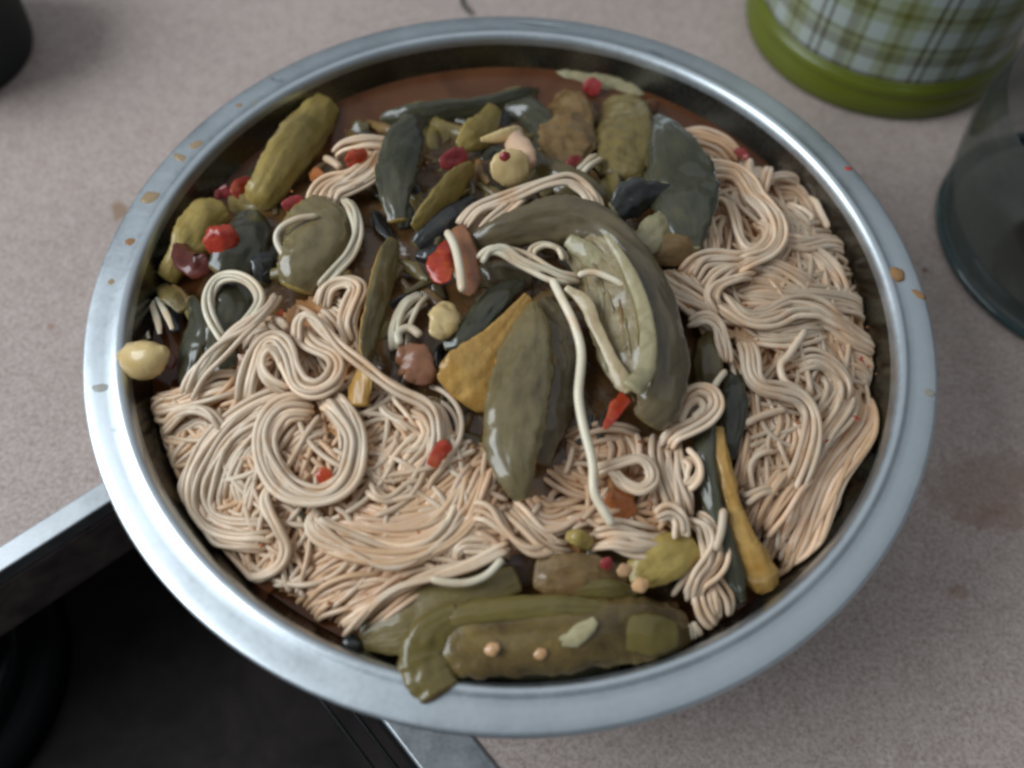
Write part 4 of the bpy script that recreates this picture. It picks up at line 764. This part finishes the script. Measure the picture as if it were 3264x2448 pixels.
def sauce(poly, drop_):
    rnd = random.Random(5); V, F, idx = [], [], {}; st = 9
    xs = [p[0] for p in poly]; ys = [p[1] for p in poly]
    def vid(i, j):
        if (i, j) not in idx:
            p = on('v', i * st, j * st, -drop_ + .0008 * noise.noise((i * .35, j * .35, 2)) + .0005 * noise.noise((i * .9, j * .9, 7))); idx[(i, j)] = len(V); V.append(inside(p, .0008))
        return idx[(i, j)]
    for i in range(int(min(xs) / st), int(max(xs) / st) + 1):
        for j in range(int(min(ys) / st), int(max(ys) / st) + 1):
            if inpoly((i + .5) * st, (j + .5) * st, poly): F.append((vid(i, j), vid(i, j + 1), vid(i + 1, j + 1), vid(i + 1, j)))
    return V, F
tangle('noodle_tangle', 'soaked noodles under the coiled heap', PA, lambda x, y: 1.9 if x < 700 else -.6, 620, 3, 'noodle_soaked')
tangle('noodle_tangle', 'soaked noodles under the tangle by the dark crescent', PB, lambda x, y: .7 if y < 750 else 1.9, 560, 4, 'noodle_soaked')

for poly in (PA, PB):
    tag(link('noodle_sauce', *sauce(poly, .0017), 'sauce'), 'glossy orange brown sauce soaking the ' + ('coiled noodle heap' if poly is PA else 'noodle tangle by the dark crescent'), 'sauce', kind='stuff')
me = bpy.data.meshes.new('noodle_tangle'); VV, FF, MI = [], [], []
for i, (mt, (V, F)) in enumerate(UND.items()):
    b = len(VV); VV += [tuple(v) for v in V]; FF += [tuple(j + b for j in f) for f in F]; MI += [i] * len(F); me.materials.append(MATS[mt])
me.from_pydata(VV, [], FF); me.update(); me.polygons.foreach_set('use_smooth', [True] * len(FF)); me.polygons.foreach_set('material_index', MI)
tg = bpy.data.objects.new('noodle_tangle', me); S.collection.objects.link(tg)
tag(tg, 'mass of soaked noodles packed beneath the top strands', 'noodles', kind='stuff')
# mushy scraps between the larger aubergine pieces
PC = [(330, 600), (420, 450), (560, 330), (700, 260), (900, 230), (1180, 190), (1400, 220), (1480, 300), (1530, 450), (1520, 560), (1440, 620), (1470, 900), (1400, 930), (1050, 1000), (900, 860), (780, 620), (560, 600), (440, 820), (380, 760)]
PD = [(800, 1380), (1120, 1230), (1500, 1180), (1480, 1400), (1100, 1460), (950, 1440)]
SC = {}
rnd = random.Random(11)
for poly, nn in ((PC, 190), (PD, 40)):
    k = 0; xs = [p[0] for p in poly]; ys = [p[1] for p in poly]
    while k < nn:
        x, y = rnd.uniform(min(xs), max(xs)), rnd.uniform(min(ys), max(ys))
        if not inpoly(x, y, poly): continue
        k += 1; a = rnd.uniform(0, 6.28); L = rnd.uniform(18, 50); hw = rnd.uniform(7, 22); b = rnd.uniform(-14, 14)
        ca, sa = math.cos(a), math.sin(a)
        pp = [(x - L * ca, y - L * sa, hw * .6), (x - b * sa, y + b * ca, hw), (x + L * ca, y + L * sa, hw * .6)]
        SEED[0] += 1
        mt = rnd.choice(['skin_teal', 'skin_olive', 'skin_dark', 'flesh_olive', 'flesh_brown', 'skin_brown', 'flesh_olive', 'flesh_brown'])
        sv, sf, fv, ff, c, su, fu = sweep('v', pp, rnd.uniform(-40, 40), .5, .4, .3, 260, SEED[0], rnd.uniform(-.0030, .0006), 0, 0, .15, NL=5, NC=7)
        V, F = SC.setdefault(mt, ([], [])); b0 = len(V); V += [inside(p, .0006) for p in sv + fv]; F += [tuple(i + b0 for i in f) for f in sf] + [tuple(i + b0 + len(sv) for i in f) for f in ff]
me = bpy.data.meshes.new('aubergine_mush'); VV, FF, MI = [], [], []
for i, (mt, (V, F)) in enumerate(SC.items()):
    b = len(VV); VV += [tuple(v) for v in V]; FF += [tuple(j + b for j in f) for f in F]; MI += [i] * len(F); me.materials.append(MATS[mt])
me.from_pydata(VV, [], FF); me.update(); me.polygons.foreach_set('use_smooth', [True] * len(FF)); me.polygons.foreach_set('material_index', MI)
tg = bpy.data.objects.new('aubergine_mush', me); S.collection.objects.link(tg)
tag(tg, 'mushy dark aubergine scraps packed between the larger pieces', 'aubergine', kind='stuff')

# ------------------------------------------------------------------ drops and specks on the rim
def rim_z(r):
    for (r1, z1), (r0, z0) in zip(rimp[4:], rimp[5:]):
        if r0 <= r <= r1: return z0 + (z1 - z0) * (r - r0) / (r1 - r0)
    return RIM
def drop(name, label, cat, fr, x, y, rx, mat, asp=1.0, rot=0.0, h=.28, group=None, z=None):
    zz = RIM if z is None else z
    p = at(fr, x, y, zz)
    if z is None: p.z = rim_z(math.hypot(p.x, p.y)) - .00015
    r = rx * mpp(fr, p); SEED[0] += 1; V, F = [Vector((0, 0, r * h))], []
    NA_, NR2 = 20, 5
    for i in range(1, NR2 + 1):
        t = i / NR2
        for j in range(NA_):
            a = 2 * math.pi * j / NA_; k = 1 + .30 * noise.noise((math.cos(a) * 1.2, math.sin(a) * 1.2, SEED[0] * 3.1))
            lx, ly = r * t * k * math.cos(a), r * asp * t * k * math.sin(a)
            V.append(Vector((lx * math.cos(rot) - ly * math.sin(rot), lx * math.sin(rot) + ly * math.cos(rot), r * h * math.sqrt(max(0, 1 - t * t)))))
    for j in range(NA_): F.append((0, 1 + j, 1 + (j + 1) % NA_))
    for i in range(NR2 - 1):
        for j in range(NA_): F.append((1 + i * NA_ + j, 1 + (i + 1) * NA_ + j, 1 + (i + 1) * NA_ + (j + 1) % NA_, 1 + i * NA_ + (j + 1) % NA_))
    F.append(tuple(1 + (NR2 - 1) * NA_ + j for j in reversed(range(NA_))))
    o = link(name, V, F, mat); o.location = p; tag(o, label, cat, group); return o
DG = 'broth drops on the bowl rim'
for lb, fr, x, y, rx, mt, asp, rot in (
    ('tiny amber drop on the rim near the yellow stick', 'a', 890, 268, 29, 'drop_brown', .7, 0), ('faint drop on the rim beside the tiny amber one', 'a', 1000, 262, 22, 'drop_faint', .8, 0),
    ('upper of two close tan drops on the rim', 'a', 612, 520, 50, 'drop_amber', .7, .7), ('lower of two close tan drops on the rim', 'a', 510, 602, 52, 'drop_amber', .6, -.5),
    ('wide tan drop on the rim beside the counter stain', 'a', 322, 858, 66, 'drop_amber', .8, .4), ('small brown drop on the rim near the red tomato piece', 'a', 192, 1142, 40, 'drop_brown', .85, .8),
    ('small pale drop on the rim above the garlic clove', 'a', 72, 1398, 32, 'drop_amber', .8, 0), ('faint smeared drop on the rim below the garlic clove', 'k', 200, 1215, 50, 'drop_faint', .6, .2),
    ('brown smear on the rim edge below the round bead', 'c', 2165, 1290, 60, 'drop_brown', .5, -.7), ('pale drop on the outer rim by the noodle cut ends', 'v', 2008, 845, 15, 'drop_faint', .8, 0)):
    drop('broth_drop', lb, 'drop', fr, x, y, rx, mt, asp, rot, .16, DG)
drop('broth_drop', 'round raised amber bead on the rim by the noodle tangle', 'drop', 'c', 2012, 1158, 68, 'drop_brown', 1.0, 0, .45, DG)
drop('chili_chip', 'small red chili chip stuck on the bowl rim', 'chili', 'c', 1670, 405, 34, 'chili_red', .6, 0, .3)
WG = 'clear water drops on the bowl rim'
for lb, fr, x, y, rx, asp, rot in (('clear curved water drop on the rim above the yellow stick', 'a', 1150, 105, 60, .35, -.2), ('clear water drop on the inner rim below the garlic clove', 'v', 252, 922, 16, .6, 1.0), ('long clear water streak on the rim at the open broth', 'v', 1170, 52, 60, .14, -.1), ('clear water drop on the rim facing the plaid flask', 'v', 1420, 112, 22, .5, -.5)):
    drop('water_drop', lb, 'water drop', fr, x, y, rx, 'drop_clear', asp, rot, .10, WG)
# specks of chili oil and flake scattered over the noodles
rnd = random.Random(21); V, F = [], []
for poly, nn in ((PA, 46), (PB, 40), (PC, 40)):
    k = 0
    while k < nn:
        x, y = rnd.uniform(300, 1930), rnd.uniform(200, 1350)
        if not inpoly(x, y, poly): continue
        k += 1; p = on('v', x, y, rnd.uniform(.0012, .0030)); r = rnd.uniform(.0003, .0008); a = rnd.uniform(0, 6.28); d = Vector((math.cos(a), math.sin(a), rnd.uniform(-.3, .3))) * r
        tube_geo([p - d, p - d * .4, p + d * .4, p + d], [r * .4, r * .8, r * .7, r * .3], 6, .6, V, F)
tag(link('chili_flakes', V, F, 'spice'), 'tiny orange red chili flakes sprinkled over the noodles', 'chili flakes', kind='stuff')
# hair-thin herb stem on the counter behind the bowl
Q = [at('v', *q, .0010) for q in ((996, -8), (1000, 8), (1008, 18), (1020, 30))]
tag(link('herb_stem', *tube_geo([Vector(q) for q in spline([tuple(q) for q in Q], 5)], .0009, 6), 'herb'), 'thin dark green herb stem on the counter behind the bowl', 'herb')

# ------------------------------------------------------------------ plaid flask
def circle_fit(P):
    import numpy as np
    A = np.array([(2 * p.x, 2 * p.y, 1) for p in P]); b = np.array([p.x ** 2 + p.y ** 2 for p in P]); s_ = np.linalg.lstsq(A, b, rcond=None)[0]
    return Vector((s_[0], s_[1], 0)), math.sqrt(s_[2] + s_[0] ** 2 + s_[1] ** 2)
bc_, br_ = circle_fit([at('q', *q, 0.0) for q in ((235, 120), (260, 240), (330, 370), (480, 530), (700, 690), (950, 800), (1200, 852), (1400, 860), (1600, 835))])
print('flask', bc_, br_)
m = NT('plaid')
tc = m.n('ShaderNodeTexCoord'); sp = m.n('ShaderNodeSeparateXYZ'); m.l(tc.outputs['Object'], sp.inputs[0])
ang = m.math('ARCTAN2', sp.outputs['Y'], sp.outputs['X'])
PER = .050
u = m.math('FRACT', m.math('ADD', m.math('MULTIPLY', ang, br_ / PER), 40.62)); v = m.math('FRACT', m.math('ADD', m.math('MULTIPLY', sp.outputs['Z'], 1 / PER), 40.22))
wt, lg, ol, br, gy = (.46, .50, .47), (.31, .34, .19), (.17, .175, .025), (.055, .040, .02), (.20, .20, .125)
stops = [(.0, wt), (.16, lg), (.24, ol), (.30, lg), (.40, wt), (.52, br), (.555, wt), (.615, br), (.65, wt), (.80, gy), (.90, lg), (.96, br), (.975, lg)]
cu = m.ramp(u, stops, 'CONSTANT'); cv_ = m.ramp(v, stops, 'CONSTANT')
dg = m.math('GREATER_THAN', m.math('FRACT', m.math('MULTIPLY', m.math('ADD', m.math('MULTIPLY', ang, br_), sp.outputs['Z']), 520)), .5)
wv = m.math('ADD', m.math('MULTIPLY', dg, .30), .35)
wvm = m.mix(wv, cu, cv_)
mul = m.mix(.55, wvm, m.mix(1.0, cu, cv_, 'MULTIPLY'))
m.set(Base_Color=mul, Roughness=.35, Coat_Weight=.2)
fk = empty('plaid_flask', bc_)
k = br_
lat('base_band', [(k * .90, .0), (k * .985, .0008), (k, .003), (k * 1.0, .010), (k * .985, .0118), (k * .985, .0125), (k * .993, .0135), (k * .985, .0172), (k * .965, .0182)], 'lime_plastic', fk)
lat('foot_ring', [(k * .5, .0), (k * .97, .0003), (k * .985, .0007)], 'rubber', fk)
lat('body', [(k * .962, .0176), (k * .955, .019), (k * .955, .15), (k * .93, .165), (k * .80, .175), (.001, .178)], 'plaid', fk, 128)
lat('groove', [(k * .967, .0179), (k * .972, .0186), (k * .966, .0196), (k * .955, .0199)], 'lime_plastic', fk)
tag(fk, 'plaid patterned flask with lime green plastic base', 'flask')

# ------------------------------------------------------------------ glass
gc, gr = circle_fit([at('v', *q, 0.001) for q in ((2022, 470), (2043, 560), (2100, 640), (2178, 708), (2212, 736))])
print('glass', gc, gr)
gr_ = gr
gl = empty('glass_jar', gc)
pf = [(.001, .0005), (gr_ * .92, .0005), (gr_ * .985, .0018), (gr_, .005), (gr_ * 1.07, .030), (gr_ * 1.10, .050), (gr_ * 1.06, .066), (gr_ * 1.045, .0665), (gr_ * 1.04, .066), (gr_ * 1.08, .050), (gr_ * 1.05, .030), (gr_ * .975, .006), (gr_ * .92, .0035), (.001, .003)]
lat('glass_wall', pf, 'jar_glass', gl, 128)
lat('glass_foot', [(gr_ * .90, .0004), (gr_ * 1.0, .0006), (gr_ * 1.012, .0022), (gr_ * .995, .0042), (gr_ * .95, .0038)], 'foot_glass', gl, 128)
lat('dark_insert', [(.001, .0050), (gr_ * .34, .0051), (gr_ * .40, .008), (gr_ * .42, .016), (.001, .0165)], 'dark_teal', gl)  # small dark teal body added low inside the jar
tag(gl, 'clear greenish glass jar standing beside the plaid flask', 'glass')

# ------------------------------------------------------------------ dark pot
pc = at('v', -238, -70, .045); pe = at('v', -60, -5, .045); pr = (Vector((pe.x, pe.y, 0)) - Vector((pc.x, pc.y, 0))).length
pt_ = empty('dark_pot', (pc.x, pc.y, 0))
lat('pot_wall', [(.001, .0006), (pr * .90, .0006), (pr * .93, .004), (pr * .98, .030), (pr * 1.0, .044), (pr * .995, .0455)], 'pot_green', pt_)
lat('pot_lip', [(pr * .995, .0455), (pr * .975, .0468), (pr * .935, .0468), (pr * .92, .0450)], 'pot_green', pt_)
lat('pot_lining', [(pr * .92, .0450), (pr * .905, .0440), (pr * .89, .034), (pr * .86, .010), (pr * .75, .004), (.001, .004)], 'pot_lip', pt_)  # pale lining colour paints the highlight line inside the pot edge
tag(pt_, 'dark green black pot with a painted inner highlight on the counter', 'pot')
